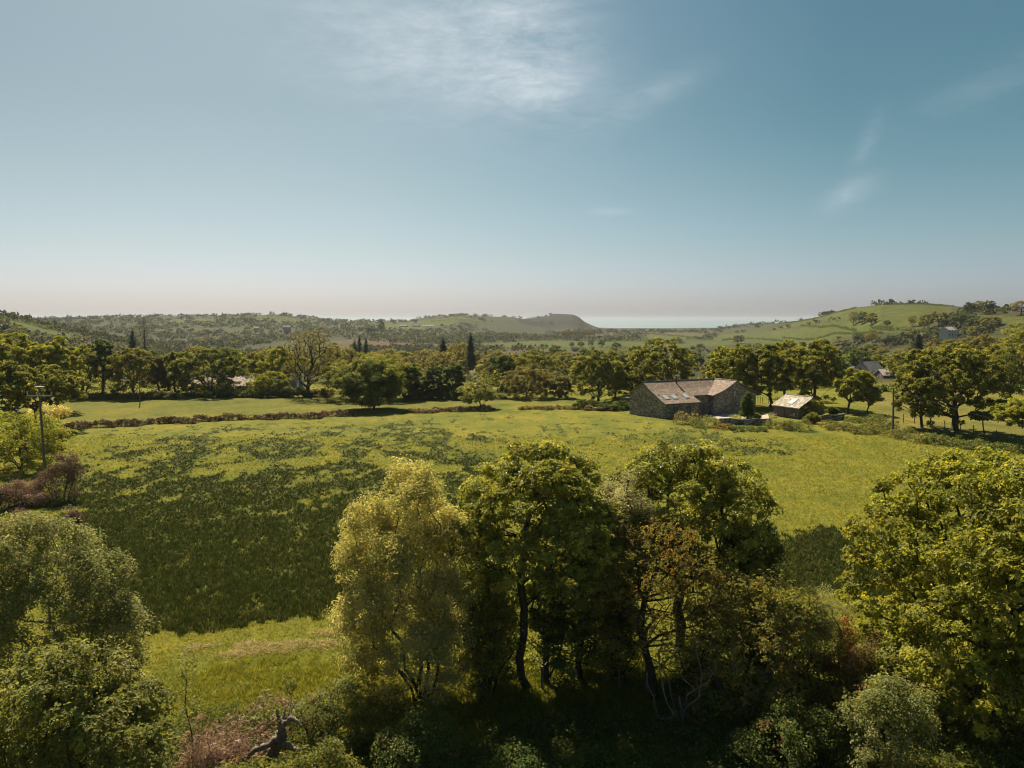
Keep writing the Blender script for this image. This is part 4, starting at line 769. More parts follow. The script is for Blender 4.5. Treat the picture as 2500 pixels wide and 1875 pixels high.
# ------------------------------------------------------------------ the left side of the field
ptree('hawthorn_tree', 'bright yellow leaved hawthorn in front of the left pole', 'tree', -70, 128, 893, 1062, 1035, 93, seed=121, clumps=330, per=60, cr=.75, size=.24, pal=OAKY, rag=.3, stems=3)
pbush('blossom_hawthorn', 'cream blossomed hawthorn behind the left pole', 'bush', 62, 138, 858, 920, seed=122, n=90, nl=5, per=60, cr=.6, size=.22, pal=BLOSSOM)
pbush('bracken_mound', 'pinkish brown bracken mound below the left pole', 'bracken', 15, 112, 1035, 1090, seed=123, n=120, nl=6, per=80, cr=.45, size=.22, pal=PINKBR, mat=DRY, asp=.2)
pbush('bracken_mound', 'dark brown bracken running along the field edge beside the left pole', 'bracken', 60, 165, 975, 1100, 78, seed=124, n=150, nl=8, per=70, cr=.5, size=.2, pal=BRACKEN, mat=DRY, asp=.25)
pbush('bracken_mound', 'reddish bracken heap just above the olive sallow', 'bracken', -40, 105, 1085, 1150, 60, seed=125, n=140, nl=7, per=80, cr=.42, size=.18, pal=PINKBR, mat=DRY, asp=.2)
pbush('bracken_mound', 'brown bracken and brambles at the left edge of the picture below the hawthorn', 'bracken', -60, 40, 1050, 1120, 74, seed=126, n=110, nl=6, per=70, cr=.5, size=.2, pal=BRACKEN, mat=DRY, asp=.25)
pbush('bracken_mound', 'brown bracken strip between the sallow and the dark part of the field', 'bracken', 100, 165, 1090, 1160, 62, seed=127, n=80, nl=5, per=70, cr=.4, size=.18, pal=BRACKEN, mat=DRY, asp=.25)
# the bracken-covered bank across the middle of the field
bank = [(140, 190, 908, 927, 1), (190, 245, 903, 925, 1), (245, 302, 901, 921, 0), (310, 365, 899, 917, 1), (362, 418, 898, 916, 0), (418, 470, 894, 911, 1), (470, 520, 892, 909, 0), (520, 545, 898, 908, 2), (545, 600, 892, 907, 0), (600, 690, 889, 905, 1), (690, 765, 884, 901, 0),
        (880, 940, 880, 893, 2), (935, 1000, 877, 891, 0), (1000, 1062, 873, 889, 0), (1125, 1190, 875, 886, 2), (1190, 1262, 873, 885, 2), (1262, 1350, 872, 887, 2)]
bl = ['dark bramble covered left end of the field bank beside the blossom hawthorn', 'reddish brown bracken on the bank right of its bramble covered left end', 'purple brown bracken hump on the bank before the first gap', 'dark bracken hump on the bank right of the first gap', 'long flat topped bracken hump on the bank below the domed tree clump',
      'bracken hump with pale stones below it on the bank', 'rounded bracken hump on the bank below the farmhouse', 'thin green gap filled with low brambles on the bank', 'small bracken hump on the bank after the green gap', 'long bracken hump on the bank below the bare ash', 'bracken hump on the bank left of the lone oak',
      'low green brown brambles on the bank right of the lone oak', 'red brown bracken on the bank between lone oak and small thorn', 'domed bracken hump on the bank left of the small thorn', 'brown brambles on the bank right of the small thorn', 'low brown green brambles on the bank below the round bushy tree', 'brambly end of the bank below the round topped oak']
for i, (a, b_, yt, yb, ty) in enumerate(bank):
    rough('bracken_bank', bl[i], 'bracken', a-3, b_+3, yt+1, yb-1, seed=130+i, dens=11, dd=2.4, size=.3, cr=.3, pal=[BRACKEN, BRACKEN+[((.06, .04, .03), 4)], BRAMBLE+BRACKEN][ty], mat=DRY if ty < 2 else LEAF, group='bracken along the field bank')

# ------------------------------------------------------------------ trees of the middle distance
def mt(name, label, x0, x1, yt, yb, ycb, depth=None, seed=1, pal=OAK, **k):
    ycb = ycb+.4*(min(yb, 872)-ycb)
    k['clumps'] = int(k.get('clumps', 150)*1.45); k['per'] = int(k.get('per', 70)*1.1); k.setdefault('size', .36); k.setdefault('minr', .025)
    return ptree(name, label, 'tree', x0, x1, yt, yb, ycb, depth, seed=seed, pal=pal, **k)
mt('oak_tree', 'lone round crowned oak standing in the field left of centre', 728, 868, 777, 885, 872, seed=201, xt=808, pal=OAK+DARKG, clumps=330, per=90, size=.36, rag=.14, lobes=14, cr=1.0)
mt('thorn_tree', 'small wind bent thorn tree on the bank right of the lone oak', 990, 1072, 826, 882, 862, seed=202, xt=1040, clumps=90, per=60, pal=SALLOW, size=.28, lobes=9, rag=.4)
mt('oak_tree', 'wide dark domed oak directly behind the lone oak', 703, 905, 765, 862, 845, seed=203, pal=OAK, clumps=240, rag=.22)
mt('oak_tree', 'second crown right of the wide dark domed oak', 840, 912, 785, 862, 850, seed=204, pal=DARKG)
mt('ivy_clad_tree', 'ivy covered tree with spiky top in the middle, left one', 912, 962, 792, 862, 855, seed=205, pal=DARKG, rag=.45, clumps=100)
mt('ivy_clad_tree', 'ivy covered tree with a flat lumpy top right of its twin', 955, 1005, 790, 860, 852, seed=206, pal=DARKG, rag=.5, clumps=100)
mt('oak_tree', 'dark oak behind the round bushy tree near the middle', 1050, 1120, 768, 855, 835, 200, seed=207, pal=DARKG)
mt('oak_tree', 'tall pale topped oak rising behind the round bushy tree', 1110, 1205, 757, 855, 835, 215, seed=208, pal=OAK)
mt('hawthorn_tree', 'round bushy brownish green tree with foliage to the ground', 1083, 1192, 788, 859, 852, seed=209, pal=OLIVE, clumps=200, rag=.18, size=.3)
mt('hawthorn_tree', 'pale green bush between the round bushy tree and the round topped oak', 1188, 1240, 812, 860, 855, seed=210, pal=OLIVE, clumps=90, size=.3)
mt('oak_tree', 'round topped oak with a clear dark trunk left of the barn', 1235, 1352, 757, 868, 838, seed=211, xt=1293, clumps=230, pal=OAK)
mt('oak_tree', 'dark oak half hidden behind the round topped oak', 1300, 1362, 768, 862, 840, 178, seed=212, pal=DARKG)
mt('oak_tree', 'tall broad oak rising behind the left half of the barn roof', 1368, 1500, 732, 850, 830, 172, seed=213, pal=OAK, clumps=260)
mt('oak_tree', 'pale young oak left of the tall broad oak behind the barn', 1335, 1400, 775, 855, 830, 182, seed=214, pal=OAKY)
mt('oak_tree', 'yellow green oak rising behind the barn gable', 1530, 1642, 748, 880, 822, 160, seed=215, xt=1618, pal=OAKY, clumps=230, rag=.35)
mt('oak_tree', 'oak with a forked trunk between the gable and the outbuilding', 1610, 1712, 745, 882, 826, 157, seed=216, xt=1668, pal=OAK, clumps=200)
mt('oak_tree', 'yellow topped oak behind the forked oak by the outbuilding', 1650, 1745, 738, 870, 820, 175, seed=217, pal=OAKY, clumps=180)
mt('oak_tree', 'tall dark oak directly behind the outbuilding', 1700, 1828, 736, 885, 838, 156, seed=218, pal=OAK, clumps=260)
mt('oak_tree', 'small bright topped tree right of the outbuilding in the meadow edge', 1805, 1885, 798, 893, 850, seed=219, xt=1832, pal=OAKY, clumps=130)
mt('thorn_tree', 'little thorn leaning beside the small bright topped tree', 1850, 1902, 835, 893, 868, seed=220, pal=SALLOW, clumps=60)
mt('cypress_tree', 'dark columnar cypress standing in the courtyard', 1597, 1630, 852, 912, 908, seed=221, pal=DARKG, clumps=110, rag=.12, lobes=4, size=.2, cr=.4, lobelist=[(np.array([0, 0, 1.4]), np.array([1.0, 1.0, 1.5])), (np.array([0, 0, 2.6]), np.array([.95, .95, 1.7])), (np.array([0, 0, 3.9]), np.array([.6, .6, 1.2]))])
mt('oak_tree', 'massive dark spreading oak on the right beyond the pole', 1952, 2150, 748, 930, 905, seed=222, xt=2062, pal=OAK, clumps=420, per=80, rag=.32, trunk_r=.55)
mt('ash_tree', 'slimmer tree with a bare lower trunk left of the massive right hand oak', 1935, 2020, 800, 925, 900, seed=223, xt=1992, pal=OAK, clumps=130, rag=.4)
mt('ash_tree', 'thin leafed young tree in the row under the massive oak', 2095, 2150, 890, 945, 925, seed=224, pal=OAK, clumps=60, rag=.4)
mt('oak_tree', 'yellow flecked tree cut by the right edge above the sycamore', 2150, 2290, 862, 968, 940, seed=225, pal=OAKY, clumps=180)
mt('oak_tree', 'broad rounded tree top beyond the massive oak at the right edge', 2120, 2260, 742, 868, 835, 172, seed=226, pal=OAK, clumps=220)
mt('oak_tree', 'bright green round tree high at the right edge', 2165, 2290, 690, 800, 780, 250, seed=227, pal=SYC, clumps=200)
mt('oak_tree', 'olive tree crown above the massive oak right of the conifer', 2070, 2180, 722, 850, 800, 225, seed=228, pal=OLIVE, clumps=180)
mt('oak_tree', 'yellow olive tree crown above the left shoulder of the massive oak', 1995, 2100, 732, 850, 800, 235, seed=229, pal=OLIVE, clumps=170)
# left group
mt('oak_tree', 'great rounded oak at the top left edge of the wood', -60, 90, 722, 872, 850, 150, seed=231, pal=OAKY, clumps=260, per=80)
mt('oak_tree', 'sloping crown of the second oak in the left wood', 60, 172, 735, 872, 840, 152, seed=232, pal=OAKY, clumps=220)
mt('oak_tree', 'low spreading oak behind the blossom hawthorn', 30, 168, 790, 885, 868, 128, seed=233, pal=OAK, clumps=230, xt=62)
mt('oak_tree', 'dark oak at the left edge behind the pole', -80, 70, 785, 912, 880, 112, seed=234, pal=OAK, clumps=240, xt=40)
mt('ash_tree', 'open two trunked tree right of the left wood', 148, 212, 752, 858, 830, seed=235, pal=OAKY, clumps=120, stems=2, xt=180, rag=.4)
mt('ash_tree', 'tall slim tree with a straight dark trunk in the left row', 203, 250, 734, 856, 790, seed=236, pal=DARKG, clumps=110, xt=222, rag=.4)
mt('oak_tree', 'golden leaved tree with a spreading low fork in the left row', 240, 335, 752, 858, 830, seed=237, pal=OAKY+OLIVE, clumps=190, xt=290)
mt('ivy_clad_tree', 'ivy wrapped stem with orange foliage right of the golden leaved tree', 325, 360, 770, 855, 845, seed=238, pal=DARKG+BRONZE, clumps=70)
mt('oak_tree', 'mid green tree left of the domed clump', 345, 400, 762, 855, 840, 190, seed=239, pal=OAK)
mt('beech_tree', 'wide domed clump of trees carried on several dark trunks', 385, 532, 752, 852, 820, seed=240, pal=DARKG+OAK, clumps=300, stems=6, rag=.16, fork=.45)
mt('hawthorn_tree', 'small yellow green tree in front of the farmhouse', 538, 625, 802, 855, 840, seed=241, pal=OAKY, clumps=130, stems=3, size=.3)
mt('oak_tree', 'yellow green tree behind the small tree and the farmhouse', 550, 640, 750, 852, 815, 195, seed=242, pal=OAKY, clumps=150)
mt('ash_tree', 'tall nearly bare ash with a wide network of fine branches', 608, 732, 712, 852, 800, 182, seed=243, xt=660, pal=OLIVE, clumps=420, per=9, cr=.7, size=.26, rag=.25, lobes=18, trunk_r=.5, minr=.012, fork=.3)
rough('hedge', 'clipped brown hedge between farmhouse and the lone oak', 'hedge', 655, 715, 838, 858, seed=244, nn=90, nl=6, per=60, cr=.6, pal=OLIVE+BRACKEN)
rough('hedge', 'dark hedge in front of the farmhouse wall', 'hedge', 560, 662, 832, 859, seed=245, nn=110, nl=7, per=60, cr=.6, pal=DARKG+BRAMBLE)
rough('hedge', 'dark low hedge under the domed clump of trees', 'hedge', 390, 560, 845, 859, seed=246, nn=130, nl=9, per=60, cr=.7, pal=DARKG)
rough('hedge', 'dark undergrowth under the open left row of trees', 'hedge', 165, 390, 846, 862, seed=247, nn=170, nl=12, per=60, cr=.7, pal=DARKG+OLIVE)
rough('hedge', 'green undergrowth beneath the ivy covered twins', 'hedge', 880, 1085, 845, 862, seed=248, nn=150, nl=11, per=60, cr=.7, pal=OLIVE+DARKG)
rough('hedge', 'shaded brambles around the foot of the round topped oak', 'hedge', 1240, 1390, 862, 884, seed=249, nn=150, nl=8, per=60, cr=.5, size=.28, pal=DARKG)
# conifers: tiers of drooping sprays
def conifer(label, x0, x1, yt, depth, seed, sparse=1.0, yb=None, pal=CONIF, group=None):
    rng = np.random.default_rng(seed); xc = (x0+x1)/2; p = onground(xc, 700, depth); h = at(xc, yt, depth)[2]-p[2]; w = (x1-x0)*K*depth/FPX
    o = empty('spruce_tree', p, label, 'tree', group); tiers = 22; P = []; D = []; seg = []
    m = MB(); m.tube([(0, 0, -.3), (0, 0, h*.6), (0, 0, h)], [h*.018, h*.010, .02], 7)
    for i in range(tiers):
        f = (i+.6)/tiers; z = h*(.18+.82*f); r = w/2*(1-f)**.8*rng.uniform(.75, 1.1)+.12
        for k in range(int(7*sparse)+2 if f < .9 else 3):
            an = rng.uniform(0, 6.28); rl = r*rng.uniform(.6, 1.05); tip = np.array([math.cos(an)*rl, math.sin(an)*rl, z-rl*.22]); m.tube([(0, 0, z), tuple(tip*np.array([.5, .5, 1])+np.array([0, 0, rl*.12])), tuple(tip)], [.05, .035, .015], 4)
            nn = max(2, int(rl*6*sparse))
            for q in np.linspace(.25, 1, nn): P.append(np.array([tip[0]*q, tip[1]*q, z-rl*.22*q*q])); D.append(np.array([tip[0], tip[1], .3]))
    m.build('trunk', BARK, o); P = np.array(P); D = np.array(D)
    v, f, c = foliage(rng, P, D/np.linalg.norm(D, axis=1)[:, None], .42, int(9*sparse)+2, .38, pal, .3, 0, .45, .3, .3, .4); mesh_np('crown', v, f, NEEDLE, o, colr=c); return o
conifer('tall half dead spruce with bare tiers rising above the left row of trees', 290, 332, 684, 300, 301, .35)
conifer('dark bushy conifer left of the half dead spruce', 268, 302, 708, 290, 302, .9)
conifer('slim conifer, left of the dark pair above the lone oak', 752, 780, 735, 300, 303, .8)
conifer('left conifer of the dark pair above the lone oak', 765, 787, 724, 290, 304, .8)
conifer('right conifer of the dark pair above the lone oak', 780, 800, 730, 285, 305, .8)
conifer('shorter pointed spruce right of centre left of the taller spruce', 938, 975, 729, 260, 306, 1.0)
conifer('tallest pointed spruce in the middle of the tree belt', 998, 1035, 718, 250, 307, 1.0)
conifer('dark layered pine crown left of the hill house', 1960, 2010, 715, 300, 308, 1.0)
rough('bracken_pile', 'tangle of reddish bracken and grass behind the dead stump', 'bracken', 540, 720, 1500, 1575, 33.5, seed=261, dens=12, dd=2.5, size=.36, cr=.3, pal=PINKBR+BRAMBLE, mat=DRY, asp=.13, kind='stuff')
rough('bracken_pile', 'broken brown bracken fronds lying left of the stump at the bottom', 'bracken', 380, 590, 1560, 1620, 31, seed=262, dens=14, dd=2.5, size=.42, cr=.3, pal=PINKBR+BRACKEN, mat=DRY, asp=.1, kind='stuff')
rough('fern_patch', 'bright green ferns in the sunlit gap under the central oak', 'fern', 980, 1330, 1400, 1490, 39, seed=263, dens=7, dd=3.5, size=.2, cr=.35, pal=OAKY, kind='stuff')
rough('fern_patch', 'bright green ferns in the sunlit gap beside the leaning bronze oak', 'fern', 1330, 1480, 1400, 1480, 39.6, seed=264, dens=7, dd=3, size=.2, cr=.35, pal=OAKY, kind='stuff')
rough('bramble_patch', 'leafy brambles at the sunny left foot of the willow', 'bush', 700, 830, 1425, 1500, 35.5, seed=265, dens=8, dd=3, size=.16, cr=.3, pal=BRAMBLE+OAK, kind='stuff')
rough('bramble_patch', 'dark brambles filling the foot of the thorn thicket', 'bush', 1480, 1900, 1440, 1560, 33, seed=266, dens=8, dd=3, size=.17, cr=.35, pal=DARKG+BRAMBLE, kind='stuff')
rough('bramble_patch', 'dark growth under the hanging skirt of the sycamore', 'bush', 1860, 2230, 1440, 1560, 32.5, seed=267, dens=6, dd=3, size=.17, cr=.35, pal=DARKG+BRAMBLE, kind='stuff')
# ------------------------------------------------------------------ belt of trees behind, made once of each kind and copied
def proto(seed, pal, w, h, cb, **k):
    return tree('belt_tree', '', 'tree', (0, 0, 0), w, h, cb, seed=seed, pal=pal, clumps=k.pop('clumps', 110), per=k.pop('per', 55), size=k.pop('size', .5), minr=.04, **k)
protos = [proto(401, OAK, 10, 10, 2.0), proto(402, OAKY, 9, 9.5, 1.5, rag=.4), proto(403, OLIVE, 10, 9, 1.5, rag=.4), proto(404, DARKG, 9, 10, 1.5), proto(405, SALLOW, 9, 8, .6, rag=.45), proto(406, OLIVE, 9, 11, 3.0, per=12, clumps=240, cr=.7, rag=.35)]
kinds = ['mid green', 'yellow green', 'olive', 'dark green', 'pale green', 'half bare twiggy']
used = set()
def put(pi, loc, s, sz, rz, label, group=None, name='belt_tree', cat='tree'):
    src = protos[pi]
    if pi in used:
        o = src.copy(); col.objects.link(o)
        for ch in list(src.children): c = ch.copy(); col.objects.link(c); c.parent = o
    else: o = src; used.add(pi)
    o.name = name; o.location = loc; o.scale = (s, s, sz); o.rotation_euler = (0, 0, rz); tag(o, label, cat, group)
    if group is None and 'group' in o: del o['group']
    return o
rng = np.random.default_rng(77)
zones = [('behind the left row of trees', 0, 400, 16, 205, 330, (1, 0, 2, 3)), ('behind the domed clump and the farmhouse', 400, 700, 14, 210, 340, (1, 2, 5, 0)), ('behind the lone oak', 700, 900, 11, 200, 340, (2, 5, 0, 4)),
         ('behind the ivy covered twins and the spruces', 900, 1080, 13, 200, 330, (5, 5, 2, 4)), ('behind the round bushy tree', 1080, 1240, 10, 215, 340, (3, 2, 5, 0)), ('behind the barn', 1240, 1560, 16, 200, 380, (4, 2, 0, 3)),
         ('behind the outbuilding', 1560, 1830, 12, 210, 400, (3, 2, 4, 0)), ('around the white gabled cottage', 1780, 1990, 22, 225, 430, (3, 0, 2, 4)), ('climbing the slope beyond the massive right hand oak', 1970, 2300, 24, 230, 440, (0, 1, 2, 3))]
for zn, x0, x1, cnt, d0, d1, ks in zones:
    for i in range(cnt):
        dep = d0+(d1-d0)*((i+rng.random())/cnt)**1.2; dx = rng.uniform(x0, x1)
        if x0 == 1780 and 1825 < dx < 1950 and dep < 285: continue
        if x0 == 900 and 1008 < dx < 1045 and dep < 250: dx += 50
        s = rng.uniform(.75, 1.15); pi = ks[i % len(ks)]; p = onground(dx, 700, dep)
        put(pi, (p[0], p[1], p[2]-.1), s, s*rng.uniform(.75, 1.0), rng.uniform(0, 6.28), f'{kinds[pi]} tree in the belt {zn}', f'{kinds[pi]} trees {zn}')
# trees standing out on the far land
solo = [(1860, 700, 24, 16, 'left of the two bare limbed trees on the right hill', 3), (1882, 702, 26, 14, 'round pair tree beside the hedge on the right hill', 0), (1908, 706, 26, 18, 'right of the pair by the hedge on the right hill', 2),
        (2203, 668, 18, 14, '', 0)]
def far_tree(dx, yb, hpx, wpx, label, pi, depth=None, group=None, name='hill_tree'):
    p = ground(dx, yb) if depth is None else np.array(onground(dx, yb, depth)); sc = K*p[1]/FPX
    src = protos[pi]; hh = {0: 10, 1: 9.5, 2: 9, 3: 10, 4: 8, 5: 11}[pi]; ww = {0: 10, 1: 9, 2: 10, 3: 9, 4: 9, 5: 9}[pi]
    return put(pi, tuple(p), wpx*sc/ww, hpx*sc/hh, dx*.37, label, group, name)
for dx, yb, hp, wp, lb, pi, dep in (
    (1843, 703, 30, 24, 'bare twigged tree at the left end of the hedge on the right hill', 5, None), (1862, 700, 26, 24, 'darker left tree of the pair beside the right hill hedge', 3, None), (1882, 702, 26, 26, 'rounder right tree of the pair beside the right hill hedge', 0, None),
    (1916, 706, 14, 16, 'small thorn on the right hill hedge beyond the pair', 3, None), (1970, 706, 24, 20, 'bare twigged tree left of the dark trees on the right hill', 5, None), (1996, 712, 32, 30, 'leafy tree leaning right on the right hill slope', 0, None),
    (2028, 704, 30, 40, 'pale olive tree mass left of the hill house', 2, None), (2075, 706, 30, 44, 'dark tree mass behind the hill house', 3, None), (2105, 708, 22, 34, 'dark trees right of the hill house', 3, None), (2140, 706, 22, 44, 'olive thicket right of the hill house', 2, None),
    (2094, 676, 22, 26, 'leftmost dark tree on the skyline at the right', 3, None), (2113, 672, 22, 22, 'half bare tree on the skyline at the right', 5, None), (2134, 672, 22, 30, 'round dark tree on the right skyline', 3, None), (2178, 670, 14, 24, 'low tree on the skyline near the right edge', 3, None),
    (2205, 680, 30, 40, 'large half bare tree on the skyline at the right edge', 5, None), (1790, 735, 0, 0, '', 0, None),
    (1854, 742, 22, 26, 'round dark bush under the right hill pastures, left', 3, None), (1883, 742, 24, 28, 'half bare bush under the right hill pastures', 5, None), (1925, 744, 20, 40, 'wide dark thicket under the right hill pastures', 3, None), (1820, 752, 18, 40, 'olive scrub mass below the right hill', 2, None),
    (1705, 738, 0, 0, '', 0, None), (1878, 760, 18, 44, 'rounded scrub tree between right hill and cottage', 0, None), (1835, 770, 22, 30, 'dark scrub tree left of the cottage on the slope', 3, None),
    (1594, 742, 18, 26, 'olive tree at the edge of the marsh fields behind the barn', 2, None), (1880-420, 742, 14, 26, 'round grey bush in the marsh behind the tall oak', 4, None),
    (824, 727-4, 32, 14, 'dark pointed tree in front of the far ridge farm', 3, None), (802, 740-16, 22, 30, 'rounded dark tree left of the far ridge farm', 3, None),
    (843-3, 696, 0, 0, '', 0, None)):
    if hp == 0: continue
    far_tree(dx, yb, hp, wp, lb, pi, dep)
rowx = [1046, 1065, 1085, 1110, 1118, 1138, 1314, 1339, 1357, 1381, 1400]
for i, (dx, yb, hp, wp) in enumerate([(1189, 752, 7, 9), (1206, 752, 9, 8), (1226, 752, 8, 9), (1251, 752, 9, 11), (1260, 752, 8, 10), (1280, 752, 7, 8), (1315, 750, 11, 12), (1335, 750, 12, 16), (1356, 748, 14, 14), (1379, 750, 16, 15), (1411, 753, 13, 22)]):
    far_tree(dx-80 if True else dx, yb, hp, wp, 'small wind shaped tree in the row along the far side of the marsh pasture', [3, 3, 2][i % 3], None, 'row of small trees on the marsh pasture', 'thorn_tree')
for i, dx in enumerate(np.linspace(1215, 1283, 12)): far_tree(dx, 729, 15+2*(i % 3), 10, 'bare trunked tree in the plantation block out on the marsh', 5, None, 'plantation block on the marsh', 'plantation_tree')
for dx, yb, hp, wp, lb in ((148, 694, 6, 5, 'lone bush standing on the left skyline'), (365, 690, 5, 18, 'low trees leaning on the far skyline left of a dark one'), (392, 689, 9, 8, 'small dark tree on the far skyline'), (412, 689, 6, 14, 'low thicket on the far skyline'), (345, 690, 7, 9, 'bush on the skyline by the half dead spruce'),
                           (858-6, 698, 10, 10, 'tree beside the low house on the far skyline'), (898, 697, 9, 7, 'lone tree on the skyline above the far farm'), (790, 700, 6, 8, 'tree at the left end of the far ridge farm')):
    far_tree(dx, yb+2, hp, wp, lb, 3)
# scattered bushes one can count on the nearer slopes
m_, n_ = 0, 0
rngb = np.random.default_rng(909); spots = []
def free(X, Y):
    a = np.array([X]); b = np.array([Y]); return not any(inpoly(a, b, p)[0] for p in pastures)
for zone, x0, x1, y0, y1, cnt in (('on the left hillside', 0, 330, 700, 745, 45), ('on the scrubby hill left of centre', 330, 720, 700, 745, 60), ('between the marsh and the far ridge', 720, 1040, 710, 760, 40), ('on the marsh beyond the barn', 1040, 1560, 715, 775, 45), ('below the right hill', 1560, 2212, 715, 800, 50)):
    k = 0
    while k < cnt:
        g = ground(rngb.uniform(x0, x1), rngb.uniform(y0, y1))
        if not free(g[0], g[1]) or g[1] < 260: k += .2; continue
        pi = int(rngb.choice([3, 2, 4, 0])); s = rngb.uniform(.35, .8)*(1+g[1]/2600.)
        put(pi, (g[0], g[1], g[2]-s*1.5), s*1.15, s*.72, rngb.uniform(0, 6.28), f'{kinds[pi]} rounded bush scattered {zone}', f'{kinds[pi]} bushes {zone}', 'scrub_bush', 'bush'); k += 1
# hedges and banks between the far fields
def hedge(label, pts, h=2.0, w=1.6, pal=DARKG, seed=1, size=.8, dens=6):
    P = [ground(*p) for p in pts]; rng = np.random.default_rng(seed); Q = []
    for a, b in zip(P, P[1:]):
        ln = np.linalg.norm((b-a)[:2]); k = max(2, int(ln*dens/max(1.5, h))); f = rng.random(k); q = a[None]+(b-a)[None]*f[:, None]; q[:, 0] += rng.normal(size=k)*w*.3; q[:, 1] += rng.normal(size=k)*w*.3
        q[:, 2] = hfun(q[:, 0], q[:, 1])+rng.random(k)*h*(.5+.7*vnoise(f*ln/14., f*0, seed)); Q.append(q)
    Q = np.concatenate(Q); D = np.tile([0, -.3, 1.], (len(Q), 1)); v, f, c = foliage(rng, Q, D, h*.4, 5, size, pal, .25, 0, .7)
    return tag(mesh_np('hedge', v, f, LEAF, colr=c), label, 'hedge')
hs = [('straight hedge along the marsh pasture with the tree row', [(1030, 753), (1160, 754), (1300, 754), (1440, 752)], 3, 2), ('hedge along the upper edge of the marsh pasture', [(1085, 737), (1200, 735), (1330, 738), (1400, 738)], 3, 2),
      ('curving hedge across the marsh fields right of the plantation', [(1290, 731), (1340, 724), (1400, 721), (1470, 727), (1540, 735)], 3, 2), ('lower hedge curving below the bright marsh field', [(1300, 731), (1400, 735), (1480, 742)], 3, 2),
      ('short dark hedge at the foot of the right hill', [(1558, 736), (1600, 732), (1650, 734), (1700, 738)], 3, 2), ('long dark bank climbing the right hill from the marsh', [(1690, 733-3), (1760, 733), (1860, 722), (1930, 716)], 2.0, 1.5),
      ('hedge crossing the middle of the right hill', [(1730, 704), (1790, 706), (1850, 716)], 2.0, 1.5), ('dark hedge beside the paired trees on the right hill', [(1880, 712), (1940, 714), (2000, 717)], 2.5, 2),
      ('upper hedge along the shoulder of the right hill', [(1680, 700), (1740, 692), (1800, 677), (1850, 665)], 1.5, 1), ('hedge on the crest of the right hill', [(1850, 664.6), (1900, 658.8), (1990, 657), (2060, 662)], 1.2, 1),
      ('hedge line on the far left hill below its crest', [(440, 690), (520, 688), (600, 690), (690, 698)], 4, 3), ('hedge on the hill behind the far farm', [(930, 696), (1000, 692), (1050, 696)], 4, 3), ('hedge along the top of the near left slope', [(0, 688), (60, 700), (140, 722)], 2.5, 2),
      ('long thin hedge at the edge of the marsh below the far ridge', [(880, 728), (1000, 726), (1120, 728), (1200, 731)], 4, 3), ('low hedge closing the meadow behind the right hand pole', [(1890, 846), (1990, 843), (2100, 840), (2212, 838)], 1.6, 1.2)]
hs += [('tall dense hedgerow closing the back of the field behind the left row of trees', [(120, 852), (250, 850), (390, 849)], 4.5, 9), ('tall dense hedgerow behind the domed clump and farmhouse', [(390, 849), (480, 848), (575, 848)], 4.0, 9),
       ('tall dense hedgerow behind the lone oak', [(700, 848), (800, 849), (900, 849)], 4.5, 9), ('tall dense hedgerow behind the ivy covered twins', [(900, 849), (1000, 850), (1090, 850)], 4.5, 9), ('tall dense hedgerow between the round bushy tree and the barn', [(1090, 850), (1230, 850), (1380, 850)], 5, 9),
       ('tall dense hedgerow behind the barn and its oaks', [(1380, 846), (1520, 844), (1650, 842)], 4, 9), ('tall dense hedgerow behind the outbuilding oaks', [(1650, 842), (1750, 838), (1860, 832)], 3.5, 8)]
for i, (lb, pts, h_, w_) in enumerate(hs): hedge(lb, pts, h_, w_, DARKG if w_ < 7 else DARKG+OLIVE+OAK, 700+i, .7+h_*.14 if w_ < 7 else .6, 6 if w_ < 7 else 60)
# shrubs around the barn
for i, (x0, y0, x1, y1, lb, pal) in enumerate([(520, 545, 620, 640, 'leafy shrubs hiding the left end of the capped garden wall', BRAMBLE+BRONZE), (600, 560, 840, 700, 'heap of cut hedge branches in front of the capped garden wall', PALEB+BRACKEN), (760, 600, 1010, 730, 'brambly shrub mound left of the dark courtyard wall', BRAMBLE),
        (1000, 700, 1140, 760, 'low shrub with red flowers below the courtyard wall', BRAMBLE+[((.30, .04, .03), 2)]), (1140, 720, 1440, 770, 'dark brambles along the foot of the courtyard wall', DARKG), (1480, 640, 1700, 745, 'rounded green shrub below the outbuilding door', BRAMBLE),
        (1650, 640, 1890, 760, 'wide bramble mound below the outbuilding', DARKG+BRAMBLE), (1830, 590, 1990, 690, 'bright bush at the right corner of the outbuilding', OAK), (1800, 450, 2060, 640, 'tall yellow green shrub hiding the right end of the outbuilding', OAKY), (2060, 530, 2150, 600, 'small dark conical shrub right of the outbuilding', DARKG),
        (840, 430, 1010, 585, 'dark creeper covering the recessed barn wall', DARKG), (1335, 590, 1390, 660, 'small garden shrub right of the cypress', OAK), (1155, 600, 1210, 655, 'small pale garden shrub left of the cypress', OAKY), (310, 560, 420, 620, 'brown bramble patch below the barn gable wall', BRACKEN), (420, 570, 530, 630, 'rusty brambles below the barn lean-to', BRACKEN+BRAMBLE), (190, 525, 310, 580, 'low scrub at the foot of the barn gable', BRAMBLE+DARKG)]):
    a, b_ = z5(x0, y0), z5(x1, y1); dep = 146.2 if 'creeper' in lb else None
    if b_[1]-a[1] < 36 and 'creeper' not in lb and 'shrub right' not in lb and i not in (7, 9): rough('garden_shrub', lb, 'shrub', a[0]-3, b_[0]+3, a[1], b_[1]-2, dep, seed=800+i, dens=9, dd=3, size=.24, cr=.32, pal=pal, per=10)
    else: pbush('garden_shrub', lb, 'shrub', a[0], b_[0], a[1], b_[1], dep, seed=800+i, n=60, nl=5, per=60, cr=.45, size=.26, pal=pal, dratio=.35 if 'creeper' not in lb else .08)
z4 = lambda a, b: (1646+a*.256, 619.4+b*.256)
